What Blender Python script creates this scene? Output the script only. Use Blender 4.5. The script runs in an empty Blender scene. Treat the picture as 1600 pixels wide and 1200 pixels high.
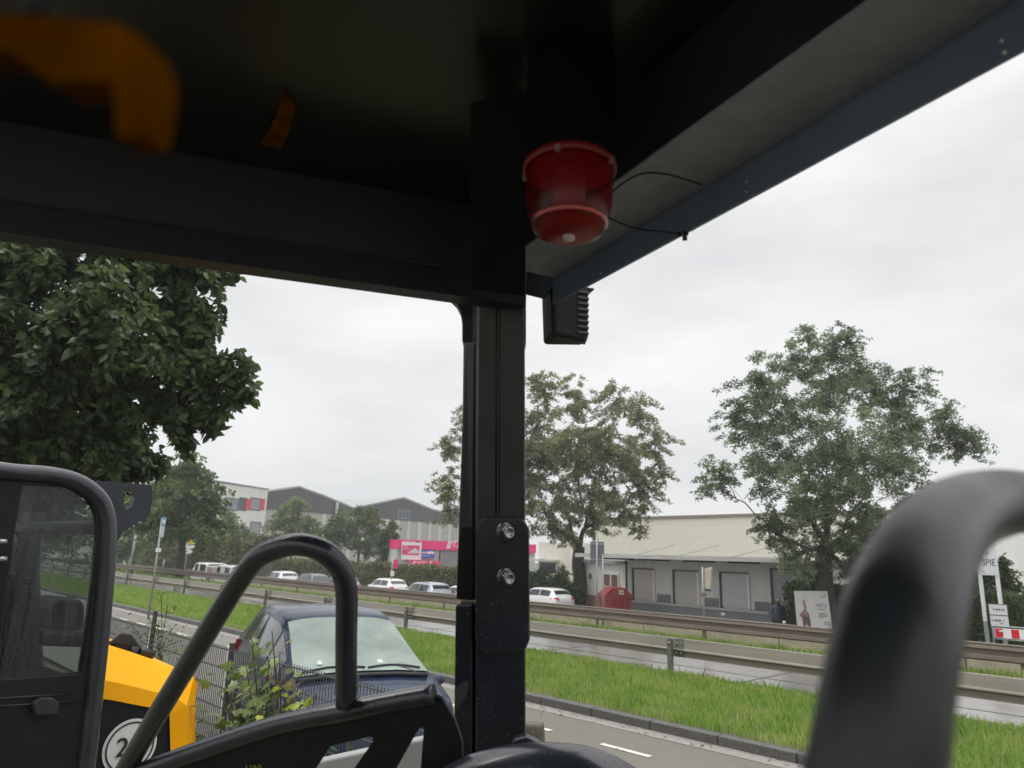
import bpy, bmesh, math, random
import numpy as np
from mathutils import Vector, Matrix
random.seed(7); RNG = np.random.default_rng(11)
S = bpy.context.scene
R = math.radians
# ------------------------------------------------------------------ camera, sky, sun, exposure
H = 2.2; F = 1110.0; CX, CY = 800.0, 600.0
PITCH, ROLL, PSI = R(13.6), R(1.73), R(45.9)
_h = np.array([-math.sin(PSI), math.cos(PSI), 0.0])
FW = _h * math.cos(PITCH) + np.array([0, 0, math.sin(PITCH)])
_r = np.array([math.cos(PSI), math.sin(PSI), 0.0]); _u = np.cross(_r, FW)
RT = _r * math.cos(ROLL) + _u * math.sin(ROLL); UP = -_r * math.sin(ROLL) + _u * math.cos(ROLL)
CAM = np.array([0.0, 0.0, H])
cd = bpy.data.cameras.new("camera"); cam = bpy.data.objects.new("camera", cd); S.collection.objects.link(cam)
cam.matrix_world = Matrix(((RT[0], UP[0], -FW[0], 0), (RT[1], UP[1], -FW[1], 0), (RT[2], UP[2], -FW[2], H), (0, 0, 0, 1)))
cd.sensor_width = 36; cd.lens = F / 1600 * 36; cd.clip_start = .02; cd.clip_end = 5000
cd.dof.use_dof = True; cd.dof.focus_distance = 3.2; cd.dof.aperture_fstop = 5.6
S.camera = cam
S.view_settings.view_transform = 'Standard'; S.view_settings.look = 'None'; S.view_settings.exposure = 0.0; S.view_settings.gamma = 1.0
S.cycles.max_bounces = 7; S.cycles.transparent_max_bounces = 12; S.cycles.caustics_reflective = False; S.cycles.caustics_refractive = False
S.cycles.use_denoising = True

W = bpy.data.worlds.new("World"); S.world = W; W.use_nodes = True
nt = W.node_tree; nt.nodes.clear(); N = nt.nodes.new; L = nt.links.new
out = N("ShaderNodeOutputWorld"); bg = N("ShaderNodeBackground"); bg.inputs[1].default_value = 0.1
sky = N("ShaderNodeTexSky"); sky.sky_type = 'NISHITA'; sky.sun_disc = False; sky.sun_elevation = R(58); sky.sun_rotation = R(-143)
tc = N("ShaderNodeTexCoord"); sep = N("ShaderNodeSeparateXYZ"); L(tc.outputs['Generated'], sep.inputs[0])
mp = N("ShaderNodeMapping"); mp.inputs['Scale'].default_value = (1.2, 1.2, 4.0); L(tc.outputs['Generated'], mp.inputs[0])
nz = N("ShaderNodeTexNoise"); nz.inputs['Scale'].default_value = 2.2; nz.inputs['Detail'].default_value = 6; nz.inputs['Roughness'].default_value = .52
L(mp.outputs[0], nz.inputs['Vector'])
cr = N("ShaderNodeValToRGB"); cr.color_ramp.elements[0].position = .3; cr.color_ramp.elements[1].position = .68
cr.color_ramp.elements[0].color = (7.9, 7.97, 8.1, 1); cr.color_ramp.elements[1].color = (10.2, 10.2, 10.15, 1); L(nz.outputs['Fac'], cr.inputs[0])
er = N("ShaderNodeMapRange"); er.inputs['From Min'].default_value = .5; er.inputs['From Max'].default_value = 1.0
er.inputs['To Min'].default_value = 1.0; er.inputs['To Max'].default_value = 3.0; L(sep.outputs['Z'], er.inputs['Value'])
mul = N("ShaderNodeVectorMath"); mul.operation = 'SCALE'; L(cr.outputs[0], mul.inputs[0]); L(er.outputs[0], mul.inputs['Scale'])
mix = N("ShaderNodeMix"); mix.data_type = 'RGBA'; mix.inputs[0].default_value = .955
L(sky.outputs[0], mix.inputs[6]); L(mul.outputs[0], mix.inputs[7]); L(mix.outputs[2], bg.inputs[0]); L(bg.outputs[0], out.inputs[0])
sd = bpy.data.lights.new("sun", 'SUN'); sd.energy = 1.3; sd.angle = R(30); sd.color = (1, .97, .93)
so = bpy.data.objects.new("sun", sd); S.collection.objects.link(so)
so.rotation_euler = Vector((0.32, 0.425, -0.848)).to_track_quat('-Z', 'Y').to_euler()

# ------------------------------------------------------------------ placing helpers
def ray(px, py): return FW + RT * ((px - CX) / F) - UP * ((py - CY) / F)
def at_d(px, py, d): return CAM + ray(px, py) * d
def at_z(px, py, z):
    r = ray(px, py); return CAM + r * ((z - H) / r[2])
def at_y(px, py, Y):
    r = ray(px, py); return CAM + r * (Y / r[1])
def at_v(a, b, px, py):
    a = np.array([a[0], a[1], 0.]); b = np.array([b[0], b[1], 0.]); n = np.array([-(b - a)[1], (b - a)[0], 0])
    r = ray(px, py); return CAM + r * (((a - CAM) @ n) / (r @ n))
def yaw_to(p): return math.atan2(p[1], p[0]) - math.pi / 2      # local +Y points away from the viewer
LZ = -1.1
# ------------------------------------------------------------------ materials
MATS = {}
def mat(name, col, rough=.6, metal=0., var=0., vscale=8., bump=0., bscale=40., spec=.5, col2=None, drops=False, coat=0., stretch=None, rvar=0.):
    if name in MATS: return MATS[name]
    m = bpy.data.materials.new(name); m.use_nodes = True; n = m.node_tree; b = n.nodes['Principled BSDF']
    b.inputs['Base Color'].default_value = (*col, 1); b.inputs['Roughness'].default_value = rough; b.inputs['Metallic'].default_value = metal
    b.inputs['Specular IOR Level'].default_value = spec; b.inputs['Coat Weight'].default_value = coat; b.inputs['Coat Roughness'].default_value = .08
    tcn = n.nodes.new("ShaderNodeTexCoord"); src = tcn.outputs['Object']
    if stretch:
        mpn = n.nodes.new("ShaderNodeMapping"); mpn.inputs['Scale'].default_value = stretch; n.links.new(src, mpn.inputs[0]); src = mpn.outputs[0]
    if var > 0 or col2:
        z = n.nodes.new("ShaderNodeTexNoise"); z.inputs['Scale'].default_value = vscale; z.inputs['Detail'].default_value = 7; z.inputs['Roughness'].default_value = .62
        n.links.new(src, z.inputs['Vector'])
        c = n.nodes.new("ShaderNodeValToRGB"); c.color_ramp.elements[0].position = .32; c.color_ramp.elements[1].position = .7
        a2 = col2 or tuple(min(1, v * (1 + var)) for v in col); a1 = col if col2 else tuple(v * (1 - var) for v in col)
        c.color_ramp.elements[0].color = (*a1, 1); c.color_ramp.elements[1].color = (*a2, 1)
        n.links.new(z.outputs['Fac'], c.inputs[0]); n.links.new(c.outputs[0], b.inputs['Base Color'])
        if rvar > 0:
            mr = n.nodes.new("ShaderNodeMapRange"); mr.inputs['From Min'].default_value = .35; mr.inputs['From Max'].default_value = .65
            mr.inputs['To Min'].default_value = max(.03, rough - rvar); mr.inputs['To Max'].default_value = rough + rvar
            n.links.new(z.outputs['Fac'], mr.inputs['Value']); n.links.new(mr.outputs[0], b.inputs['Roughness'])
    last = None
    if bump > 0:
        z = n.nodes.new("ShaderNodeTexNoise"); z.inputs['Scale'].default_value = bscale; z.inputs['Detail'].default_value = 5
        n.links.new(src, z.inputs['Vector'])
        bp = n.nodes.new("ShaderNodeBump"); bp.inputs['Strength'].default_value = bump; bp.inputs['Distance'].default_value = .01
        n.links.new(z.outputs['Fac'], bp.inputs['Height']); last = bp
    if drops:
        v = n.nodes.new("ShaderNodeTexVoronoi"); v.inputs['Scale'].default_value = drops; v.inputs['Randomness'].default_value = 1
        n.links.new(tcn.outputs['Object'], v.inputs['Vector'])
        sub = n.nodes.new("ShaderNodeSeparateColor"); n.links.new(v.outputs['Color'], sub.inputs[0])
        gt = n.nodes.new("ShaderNodeMath"); gt.operation = 'MULTIPLY_ADD'; gt.inputs[1].default_value = .9; gt.inputs[2].default_value = -.5; n.links.new(sub.outputs[0], gt.inputs[0])
        mr = n.nodes.new("ShaderNodeMath"); mr.operation = 'SUBTRACT'; n.links.new(gt.outputs[0], mr.inputs[0]); n.links.new(v.outputs['Distance'], mr.inputs[1])
        cl = n.nodes.new("ShaderNodeMapRange"); cl.inputs['From Min'].default_value = 0; cl.inputs['From Max'].default_value = .12; n.links.new(mr.outputs[0], cl.inputs['Value'])
        bp = n.nodes.new("ShaderNodeBump"); bp.inputs['Strength'].default_value = .9; bp.inputs['Distance'].default_value = .35 / drops
        n.links.new(cl.outputs[0], bp.inputs['Height'])
        if last: n.links.new(last.outputs[0], bp.inputs['Normal'])
        last = bp
    if last: n.links.new(last.outputs[0], b.inputs['Normal'])
    MATS[name] = m; return m
def leafmat(name, cols, trans=.35, rough=.5, spec=.3):
    m = bpy.data.materials.new(name); m.use_nodes = True; n = m.node_tree; b = n.nodes['Principled BSDF']; o = n.nodes['Material Output']
    g = n.nodes.new("ShaderNodeNewGeometry"); c = n.nodes.new("ShaderNodeValToRGB")
    while len(c.color_ramp.elements) < len(cols): c.color_ramp.elements.new(.5)
    for i, k in enumerate(cols):
        c.color_ramp.elements[i].position = i / (len(cols) - 1); c.color_ramp.elements[i].color = (*k, 1)
    n.links.new(g.outputs['Random Per Island'], c.inputs[0]); n.links.new(c.outputs[0], b.inputs['Base Color'])
    b.inputs['Roughness'].default_value = rough; b.inputs['Specular IOR Level'].default_value = spec
    tcn = n.nodes.new("ShaderNodeTexCoord"); z = n.nodes.new("ShaderNodeTexNoise"); z.inputs['Scale'].default_value = .55; z.inputs['Detail'].default_value = 3; n.links.new(tcn.outputs['Object'], z.inputs['Vector'])
    hs_ = n.nodes.new("ShaderNodeHueSaturation"); mrr = n.nodes.new("ShaderNodeMapRange"); mrr.inputs['From Min'].default_value = .35; mrr.inputs['From Max'].default_value = .65; mrr.inputs['To Min'].default_value = .72; mrr.inputs['To Max'].default_value = 1.3
    n.links.new(z.outputs['Fac'], mrr.inputs['Value']); n.links.new(mrr.outputs[0], hs_.inputs['Value']); n.links.new(c.outputs[0], hs_.inputs['Color']); n.links.new(hs_.outputs[0], b.inputs['Base Color'])
    t = n.nodes.new("ShaderNodeBsdfTranslucent"); n.links.new(hs_.outputs[0], t.inputs[0])
    mx = n.nodes.new("ShaderNodeMixShader"); mx.inputs[0].default_value = trans
    n.links.new(b.outputs[0], mx.inputs[1]); n.links.new(t.outputs[0], mx.inputs[2]); n.links.new(mx.outputs[0], o.inputs[0])
    return m
def glassmat(name, tint, refl=.08, rough=.03, streak=False, haze=0., hcol=(.3,.32,.33)):
    m = bpy.data.materials.new(name); m.use_nodes = True; n = m.node_tree; n.nodes.remove(n.nodes['Principled BSDF']); o = n.nodes['Material Output']
    t = n.nodes.new("ShaderNodeBsdfTransparent"); t.inputs[0].default_value = (*tint, 1)
    g = n.nodes.new("ShaderNodeBsdfGlossy"); g.inputs['Roughness'].default_value = rough
    lw = n.nodes.new("ShaderNodeLayerWeight"); lw.inputs[0].default_value = .5; pw = n.nodes.new("ShaderNodeMath"); pw.operation = 'POWER'; pw.inputs[1].default_value = 4.0
    n.links.new(lw.outputs['Facing'], pw.inputs[0]); f = n.nodes.new("ShaderNodeMath"); f.operation = 'MULTIPLY_ADD'; f.inputs[1].default_value = .4; f.inputs[2].default_value = .035; n.links.new(pw.outputs[0], f.inputs[0])
    mx = n.nodes.new("ShaderNodeMixShader"); n.links.new(f.outputs[0], mx.inputs[0]); n.links.new(t.outputs[0], mx.inputs[1]); n.links.new(g.outputs[0], mx.inputs[2])
    lastsh = mx
    if haze > 0:
        d = n.nodes.new("ShaderNodeBsdfDiffuse"); d.inputs[0].default_value = (*hcol, 1)
        m2 = n.nodes.new("ShaderNodeMixShader"); m2.inputs[0].default_value = haze
        n.links.new(mx.outputs[0], m2.inputs[1]); n.links.new(d.outputs[0], m2.inputs[2]); lastsh = m2
        if streak:
            tcn = n.nodes.new("ShaderNodeTexCoord"); mpn = n.nodes.new("ShaderNodeMapping"); mpn.inputs['Scale'].default_value = (30, 30, 1.6)
            n.links.new(tcn.outputs['Object'], mpn.inputs[0]); z = n.nodes.new("ShaderNodeTexNoise"); z.inputs['Scale'].default_value = 1.5; z.inputs['Detail'].default_value = 5
            n.links.new(mpn.outputs[0], z.inputs['Vector']); mr = n.nodes.new("ShaderNodeMapRange"); mr.inputs['From Min'].default_value = .42; mr.inputs['From Max'].default_value = .7
            mr.inputs['To Max'].default_value = haze * 2.2; mr.inputs['To Min'].default_value = haze * .3; n.links.new(z.outputs['Fac'], mr.inputs['Value']); n.links.new(mr.outputs[0], m2.inputs[0])
    if streak:
        tcn = n.nodes.new("ShaderNodeTexCoord"); v = n.nodes.new("ShaderNodeTexVoronoi"); v.inputs['Scale'].default_value = 90
        n.links.new(tcn.outputs['Object'], v.inputs['Vector']); bp = n.nodes.new("ShaderNodeBump"); bp.inputs['Strength'].default_value = .15; bp.inputs['Distance'].default_value = .002
        n.links.new(v.outputs['Distance'], bp.inputs['Height']); n.links.new(bp.outputs[0], g.inputs['Normal'])
    n.links.new(lastsh.outputs[0], o.inputs[0]); return m

M_black = mat('black_paint', (.012, .013, .015), .42, var=.3, vscale=5, bump=.03, bscale=40, spec=.25)
M_wet = mat('wet_black_paint', (.019, .023, .031), .28, var=.35, vscale=9, bump=.05, bscale=40, drops=110., coat=.4)
M_dry = mat('satin_black_paint', (.02, .025, .034), .38, var=.2, vscale=6, bump=.12, bscale=120)
M_beam = mat('dark_blue_grey_paint', (.010, .0135, .023), .5, var=.25, vscale=5, bump=.1, bscale=100)
M_lip = mat('glare_lightened_lip', (.14, .18, .27), .45, var=.12, vscale=6)  # base colour lightened to imitate lens glare veiling the roof edge
M_under = mat('grey_soffit_sheet', (.3, .315, .42), .55, var=.12, vscale=25, bump=.1, bscale=300)
M_roof = mat('smooth_dark_roof_lining', (.016, .016, .017), .25, var=.2, vscale=3)
M_rubber = mat('black_rubber', (.012, .012, .013), .75, bump=.2, bscale=80)
M_plastic = mat('black_plastic', (.02, .02, .022), .42)
M_steel = mat('zinc_steel', (.42, .42, .43), .32, metal=1., bump=.2, bscale=200)
M_yellow = mat('yellow_bonnet_paint', (.93, .41, .0), .5, var=.04, vscale=4, spec=.18)
M_white = mat('white_print', (.78, .78, .78), .45)
M_print = mat('black_print', (.015, .015, .016), .5)
M_greymetal = mat('grey_painted_steel', (.3, .31, .3), .4, var=.1, vscale=10)
M_galv = mat('galvanised_steel', (.32, .33, .33), .5, metal=.35, var=.18, vscale=14)
M_galvdark = mat('weathered_guardrail_steel', (.12, .12, .105), .5, metal=.1, var=.2, vscale=3, stretch=(.5, 4, 4))
M_brownrail = mat('brown_weathered_guardrail', (.18, .145, .115), .55, metal=.2, var=.2, vscale=3, stretch=(.4, 4, 4))
# ------------------------------------------------------------------ mesh building
class MB:
    def __init__(s): s.v = []; s.f = []; s.sm = []
    def add(s, vs, fs, smooth=False):
        o = len(s.v); s.v += [tuple(map(float, p)) for p in vs]; s.f += [tuple(i + o for i in f) for f in fs]; s.sm += [smooth] * len(fs); return s
    def box(s, c, d, rz=0.):
        hx, hy, hz = d[0] / 2, d[1] / 2, d[2] / 2; co, si = math.cos(rz), math.sin(rz); vs = []
        for x, y, z in ((-1,-1,-1),(1,-1,-1),(1,1,-1),(-1,1,-1),(-1,-1,1),(1,-1,1),(1,1,1),(-1,1,1)):
            a, b = x * hx, y * hy; vs.append((c[0] + a * co - b * si, c[1] + a * si + b * co, c[2] + z * hz))
        return s.add(vs, [(0,3,2,1),(4,5,6,7),(0,1,5,4),(1,2,6,5),(2,3,7,6),(3,0,4,7)])
    def bb(s, x0, x1, y0, y1, z0, z1): return s.box(((x0+x1)/2,(y0+y1)/2,(z0+z1)/2), (x1-x0, y1-y0, z1-z0))
    def prism(s, pts, off):                      # polygon pts (3D) extruded by off
        n = len(pts); off = np.array(off, float); p = [np.array(q, float) for q in pts]
        return s.add([*p, *[q + off for q in p]], [tuple(range(n)), tuple(range(2*n-1, n-1, -1))] + [(i, i+n, (i+1) % n + n, (i+1) % n) for i in range(n)])
    def hexa(s, a, b, bevel=None): return s.add([*a, *b], [(0,3,2,1),(4,5,6,7),(0,1,5,4),(1,2,6,5),(2,3,7,6),(3,0,4,7)])
    def tube(s, pts, r, n=12, cap=True, flat=None):
        pts = [np.array(p, float) for p in pts]; rs = r if hasattr(r, '__len__') else [r] * len(pts); vs = []; prev = None
        for i, p in enumerate(pts):
            t = pts[min(i+1, len(pts)-1)] - pts[max(i-1, 0)]; t = t / (np.linalg.norm(t) + 1e-12)
            if prev is None:
                a = np.array([0, 0, 1.]) if abs(t[2]) < .9 else np.array([1., 0, 0]); u = np.cross(t, a)
            else: u = prev - t * (prev @ t)
            u /= np.linalg.norm(u) + 1e-12; prev = u; w = np.cross(t, u)
            for k in range(n):
                an = 2*math.pi*k/n; vs.append(p + (u*math.cos(an) + w*math.sin(an)) * rs[i])
        fs = [(i*n+k, i*n+(k+1) % n, (i+1)*n+(k+1) % n, (i+1)*n+k) for i in range(len(pts)-1) for k in range(n)]
        s.add(vs, fs, True)
        if cap:
            o = len(s.v) - len(vs); s.f += [tuple(o+k for k in range(n-1, -1, -1)), tuple(o+(len(pts)-1)*n+k for k in range(n))]; s.sm += [False, False]
        return s
    def lathe(s, prof, c=(0,0,0), n=32, ax='z', smooth=True):
        vs = []
        for r, z in prof:
            for k in range(n):
                a = 2*math.pi*k/n; p = (r*math.cos(a), r*math.sin(a), z)
                if ax == 'y': p = (p[0], p[2], p[1])
                if ax == 'x': p = (p[2], p[0], p[1])
                vs.append((p[0]+c[0], p[1]+c[1], p[2]+c[2]))
        fs = [(i*n+k, i*n+(k+1) % n, (i+1)*n+(k+1) % n, (i+1)*n+k) for i in range(len(prof)-1) for k in range(n)]
        return s.add(vs, fs, smooth)
    def build(s, name, m, parent=None, bevel=0., loc=None):
        me = bpy.data.meshes.new(name); me.from_pydata(s.v, [], s.f); me.update()
        me.polygons.foreach_set('use_smooth', s.sm)
        if m: me.materials.append(m)
        o = bpy.data.objects.new(name, me); S.collection.objects.link(o)
        if bevel > 0:
            bd = o.modifiers.new('bevel', 'BEVEL'); bd.width = bevel; bd.segments = 2; bd.limit_method = 'ANGLE'; bd.angle_limit = R(40)
        if parent: o.parent = parent
        return o
def np_mesh(name, verts, faces, m, parent=None):
    me = bpy.data.meshes.new(name); nv, nf = len(verts), len(faces); k = faces.shape[1]
    me.vertices.add(nv); me.vertices.foreach_set('co', np.ascontiguousarray(verts, np.float32).ravel())
    me.loops.add(nf * k); me.loops.foreach_set('vertex_index', np.ascontiguousarray(faces, np.int32).ravel())
    me.polygons.add(nf); me.polygons.foreach_set('loop_start', np.arange(0, nf * k, k, dtype=np.int32)); me.polygons.foreach_set('loop_total', np.full(nf, k, np.int32))
    me.update(calc_edges=True); me.materials.append(m)
    o = bpy.data.objects.new(name, me); S.collection.objects.link(o)
    if parent: o.parent = parent
    return o
def tag(o, label=None, cat=None, group=None, kind=None):
    if label: o['label'] = label
    if cat: o['category'] = cat
    if group: o['group'] = group
    if kind: o['kind'] = kind
    return o
def thing(name, label, cat, loc=(0,0,0), rz=0., group=None):
    o = bpy.data.objects.new(name, None); S.collection.objects.link(o); o.empty_display_size = .2
    o.location = tuple(map(float, loc)); o.rotation_euler = (0, 0, rz); return tag(o, label, cat, group)
def kids(o): return [c for c in S.collection.objects if c.parent == o]
def copy_tree(o, parent=None):
    c = o.copy(); S.collection.objects.link(c)
    if parent: c.parent = parent
    for ch in kids(o): copy_tree(ch, c)
    return c
def text(name, s, size, m, parent, loc, rot=(math.pi/2, 0, 0), ext=.002, shear=0., sx=1.):
    cu = bpy.data.curves.new(name, 'FONT'); cu.body = s; cu.size = size; cu.extrude = ext; cu.shear = shear; cu.align_x = 'CENTER'; cu.align_y = 'CENTER'
    t = bpy.data.objects.new(name + '_curve', cu); S.collection.objects.link(t); dg = bpy.context.evaluated_depsgraph_get(); dg.update()
    me = bpy.data.meshes.new_from_object(t.evaluated_get(dg)); bpy.data.objects.remove(t); me.name = name; me.materials.clear(); me.materials.append(m)
    o = bpy.data.objects.new(name, me); S.collection.objects.link(o); o.parent = parent; o.location = loc; o.rotation_euler = rot; o.scale = (sx, 1, 1); return o
def smooth_path(pts, n=8):
    p = [np.array(q, float) for q in pts]; p = [2*p[0]-p[1]] + p + [2*p[-1]-p[-2]]; r = []
    for i in range(1, len(p)-2):
        for k in range(n):
            t = k/n; r.append(.5*((2*p[i]) + (-p[i-1]+p[i+1])*t + (2*p[i-1]-5*p[i]+4*p[i+1]-p[i+2])*t*t + (-p[i-1]+3*p[i]-3*p[i+1]+p[i+2])*t**3))
    return r + [p[-2]]

# ------------------------------------------------------------------ ground, streets
def strip(name, x0, x1, y0, y1, z, m, nx=1, thick=0.):
    b = MB(); xs = np.linspace(x0, x1, nx+1)
    for a, c in zip(xs[:-1], xs[1:]):
        if thick: b.bb(a, c, y0, y1, z-thick, z)
        else: b.add([(a,y0,z),(c,y0,z),(c,y1,z),(a,y1,z)], [(0,1,2,3)])
    return tag(b.build(name, m), kind='structure')
M_soil = mat('soil_and_litter', (.06, .055, .035), .85, col2=(.13, .12, .07), vscale=3, bump=.6, bscale=20)
M_asph = mat('damp_asphalt', (.1, .092, .078), .42, col2=(.2, .182, .15), vscale=38, bump=.35, bscale=220, rvar=.15)
M_road = mat('wet_carriageway', (.17, .16, .15), .11, col2=(.25, .235, .22), vscale=1.4, bump=.05, bscale=60, stretch=(.12, 2.2, 1), rvar=.09, spec=.8)
M_lot = mat('wet_lot_asphalt', (.15, .14, .13), .3, col2=(.2, .19, .175), vscale=2, rvar=.1, bump=.1, bscale=30)
M_conc = mat('gutter_concrete', (.25, .23, .21), .55, var=.2, vscale=12, bump=.2, bscale=60)
M_kerb = mat('wet_granite_kerb', (.055, .052, .05), .5, col2=(.12, .115, .11), vscale=30, bump=.4, bscale=60)
M_mark = mat('worn_road_paint', (.62, .6, .52), .5, var=.15, vscale=40)
g = MB(); ys = [-60, 3.3, 8.5, 8.8, 13.1, 13.3, 19.0, 20.6, 21.6, 60, 330]; zs = [-.06, -.06, -.06, -.05, -.05, -.06, -.06, -.5, LZ-.02, LZ-.02, LZ-.5]
for i in range(len(ys)-1): g.add([(-420, ys[i], zs[i]), (120, ys[i], zs[i]), (120, ys[i+1], zs[i+1]), (-420, ys[i+1], zs[i+1])], [(0,1,2,3)])
tag(g.build('ground', M_soil), kind='structure')
strip('side_street', -160, 40, 3.9, 8.27, 0.0, M_asph)
strip('gutter', -160, 40, 8.27, 8.56, 0.004, M_conc)
k = MB()
for i, x in enumerate(np.arange(-70, 12, 1.0)): k.bb(x+.006, x+.994, 8.56, 8.72, -.05, .115 + random.uniform(-.004, .004))
tag(k.build('kerb', M_kerb, bevel=.012), kind='structure')
mk = MB()
for x in np.arange(-60, 10, 1.55): mk.add([(x-.36+.17,7.41,.006),(x+.36+.17,7.41,.006),(x+.36+.17,7.5,.006),(x-.36+.17,7.5,.006)], [(0,1,2,3)])
tag(mk.build('road_marking', M_mark), kind='structure')
vg = MB(); vg.hexa([(-160,8.72,-.1),(40,8.72,-.1),(40,13.15,-.1),(-160,13.15,-.1)], [(-160,8.72,.1),(40,8.72,.1),(40,13.15,.01),(-160,13.15,.01)]); tag(vg.build('verge', M_soil), kind='structure')
strip('carriageway', -300, 80, 13.2, 19.05, 0.0, M_road)
vg = MB(); vg.hexa([(-300,19.1,-.5),(80,19.1,-.5),(80,20.64,-.5),(-300,20.64,-.5)], [(-300,19.1,-.02),(80,19.1,-.02),(80,20.64,-.28),(-300,20.64,-.28)]); tag(vg.build('verge', M_soil), kind='structure')
strip('parking_lot', -120, 40, 22.0, 60, LZ, M_lot)
jt = MB()
for y in (14.1, 16.2): jt.add([(-300,y,.005),(80,y,.005),(80,y+.05,.005),(-300,y+.05,.005)], [(0,1,2,3)])
for x in np.arange(-80, 10, 5.2): jt.add([(x,13.3,.006),(x+.035,13.3,.006),(x+.035,19,.006),(x,19,.006)], [(0,1,2,3)])
tag(jt.build('road_joints', mat('dark_joint', (.05,.05,.05), .4)), kind='structure')
# ------------------------------------------------------------------ grass
def grass_patches(m):
    n = m.node_tree; b = n.nodes['Principled BSDF']; c = [x for x in n.nodes if x.type == 'VALTORGB'][0]
    tcn = n.nodes.new("ShaderNodeTexCoord"); z = n.nodes.new("ShaderNodeTexNoise"); z.inputs['Scale'].default_value = 1.1; z.inputs['Detail'].default_value = 5; n.links.new(tcn.outputs['Object'], z.inputs['Vector'])
    mr = n.nodes.new("ShaderNodeMapRange"); mr.inputs['From Min'].default_value = .35; mr.inputs['From Max'].default_value = .7; n.links.new(z.outputs['Fac'], mr.inputs['Value'])
    mx = n.nodes.new("ShaderNodeMix"); mx.data_type = 'RGBA'; n.links.new(mr.outputs[0], mx.inputs[0]); mx.inputs[6].default_value = (1.12, .98, 1.2, 1); mx.inputs[7].default_value = (.62, .78, .62, 1)
    mu = n.nodes.new("ShaderNodeMix"); mu.data_type = 'RGBA'; mu.blend_type = 'MULTIPLY'; mu.inputs[0].default_value = 1; n.links.new(c.outputs[0], mu.inputs[6]); n.links.new(mx.outputs[2], mu.inputs[7])
    n.links.new(mu.outputs[2], b.inputs['Base Color']); t = [x for x in n.nodes if x.type == 'BSDF_TRANSLUCENT'][0]; n.links.new(mu.outputs[2], t.inputs[0])
M_grass = leafmat('grass_blades', [(.13,.27,.03), (.23,.42,.05), (.32,.53,.07), (.46,.58,.16), (.42,.38,.16)], .45, .45)
def grass(name, x0, x1, y0, y1, z, n, h, w, label, kind='stuff', z1=None):
    u = RNG.random(n); x = x0 + (x1-x0) * u; y = RNG.uniform(y0, y1, n)
    cl = np.sin(x*1.3+np.sin(y*2.1)*2) * np.cos(y*1.7+np.sin(x*.7)*2) * .22 + np.sin(x*4.7+y*3)*.12
    hh = h * (1 + cl) * RNG.uniform(.55, 1.25, n); a = RNG.uniform(0, 2*np.pi, n); ww = w * RNG.uniform(.6, 1.4, n)
    le = RNG.uniform(.05, .6, n) * hh; la = RNG.uniform(0, 2*np.pi, n)
    zz = z + ((z1 if z1 is not None else z) - z) * (y - y0) / (y1 - y0); b = np.stack([x, y, zz], 1); s = np.stack([np.cos(a)*ww, np.sin(a)*ww, np.zeros(n)], 1)
    tip = b + np.stack([np.cos(la)*le, np.sin(la)*le, hh], 1); mid = b + np.stack([np.cos(la)*le*.35, np.sin(la)*le*.35, hh*.6], 1)
    v = np.stack([b - s, b + s, mid + s*.7, tip, mid - s*.7], 1).reshape(-1, 3)
    f = np.arange(n*5).reshape(n, 5)
    return tag(np_mesh(name, v, f, M_grass), label, 'grass', kind=kind)
grass_patches(M_grass)
grass('grass', -22, 4, 8.74, 12.95, .1, 120000, .105, .005, 'lush wet grass on the verge beside the side street', z1=.01)
grass('grass', -30, 4, 9.1, 12.9, .08, 9000, .2, .0045, 'taller scattered blades standing out of the verge grass', z1=.01)
grass('grass', -75, -22, 8.74, 12.95, .1, 75000, .12, .011, 'lush wet grass on the far stretch of the verge behind the fence', z1=.01)
grass('grass', -60, 5, 19.2, 20.62, -.03, 30000, .15, .009, 'thin grass strip under the far guardrail', z1=-.28)
grass('grass', -150, -50, 21.7, 31, LZ, 26000, .35, .05, 'rough grass beyond the far guardrail at the left')
grass('grass', -12, -1.5, 1.4, 3.9, -.05, 9000, .12, .006, 'sparse grass at the foot of the mesh fence')
lit = []
for i in range(420):
    x = random.uniform(-14, 0); y = random.choice((random.gauss(8.45, .1), random.uniform(4.2, 8.5))); a = random.uniform(0, 6.28); sz_ = random.uniform(.012, .035); co, si = math.cos(a)*sz_, math.sin(a)*sz_
    lit.append([(x-co, y-si, .012), (x+si*.5, y-co*.5, .014), (x+co, y+si, .016), (x-si*.5, y+co*.5, .013)])
lv = np.array(lit).reshape(-1, 3); tag(np_mesh('leaf_litter', lv, np.arange(len(lv)).reshape(-1, 4), leafmat('litter', [(.05,.04,.02),(.12,.1,.03),(.16,.13,.05)], 0., .5)), 'small fallen leaves and grit scattered on the side street and gutter', 'litter', kind='stuff')
# ------------------------------------------------------------------ guardrails and retaining wall
def beam_profile(b, x0, x1, y, ztop, face):      # W-beam whose corrugation bulges towards face (+1 / -1)
    h = .37; pr = [(0, 0), (.07, .012), (.085, .10), (.0, .135), (.0, .215), (.08, .25), (.08, .33), (0, h)]
    vs = []
    for x in (x0, x1):
        for d, z in pr: vs.append((x, y + face*d, ztop - z))
        for d, z in reversed(pr): vs.append((x, y + face*(d-.008), ztop - z))
    n = 16; b.add(vs, [(i, i+n, (i+1) % n+n, (i+1) % n) for i in range(n)] + [tuple(range(n)), tuple(range(2*n-1, n-1, -1))])
def rail_bolt(b, x, y, z, face): b.lathe([(.0, 0), (.018, 0), (.018, .018), (.0, .024)], (x, y, z), 8, 'y') if face > 0 else b.lathe([(.0, 0), (.018, 0), (.018, -.018), (.0, -.024)], (x, y, z), 8, 'y')
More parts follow.
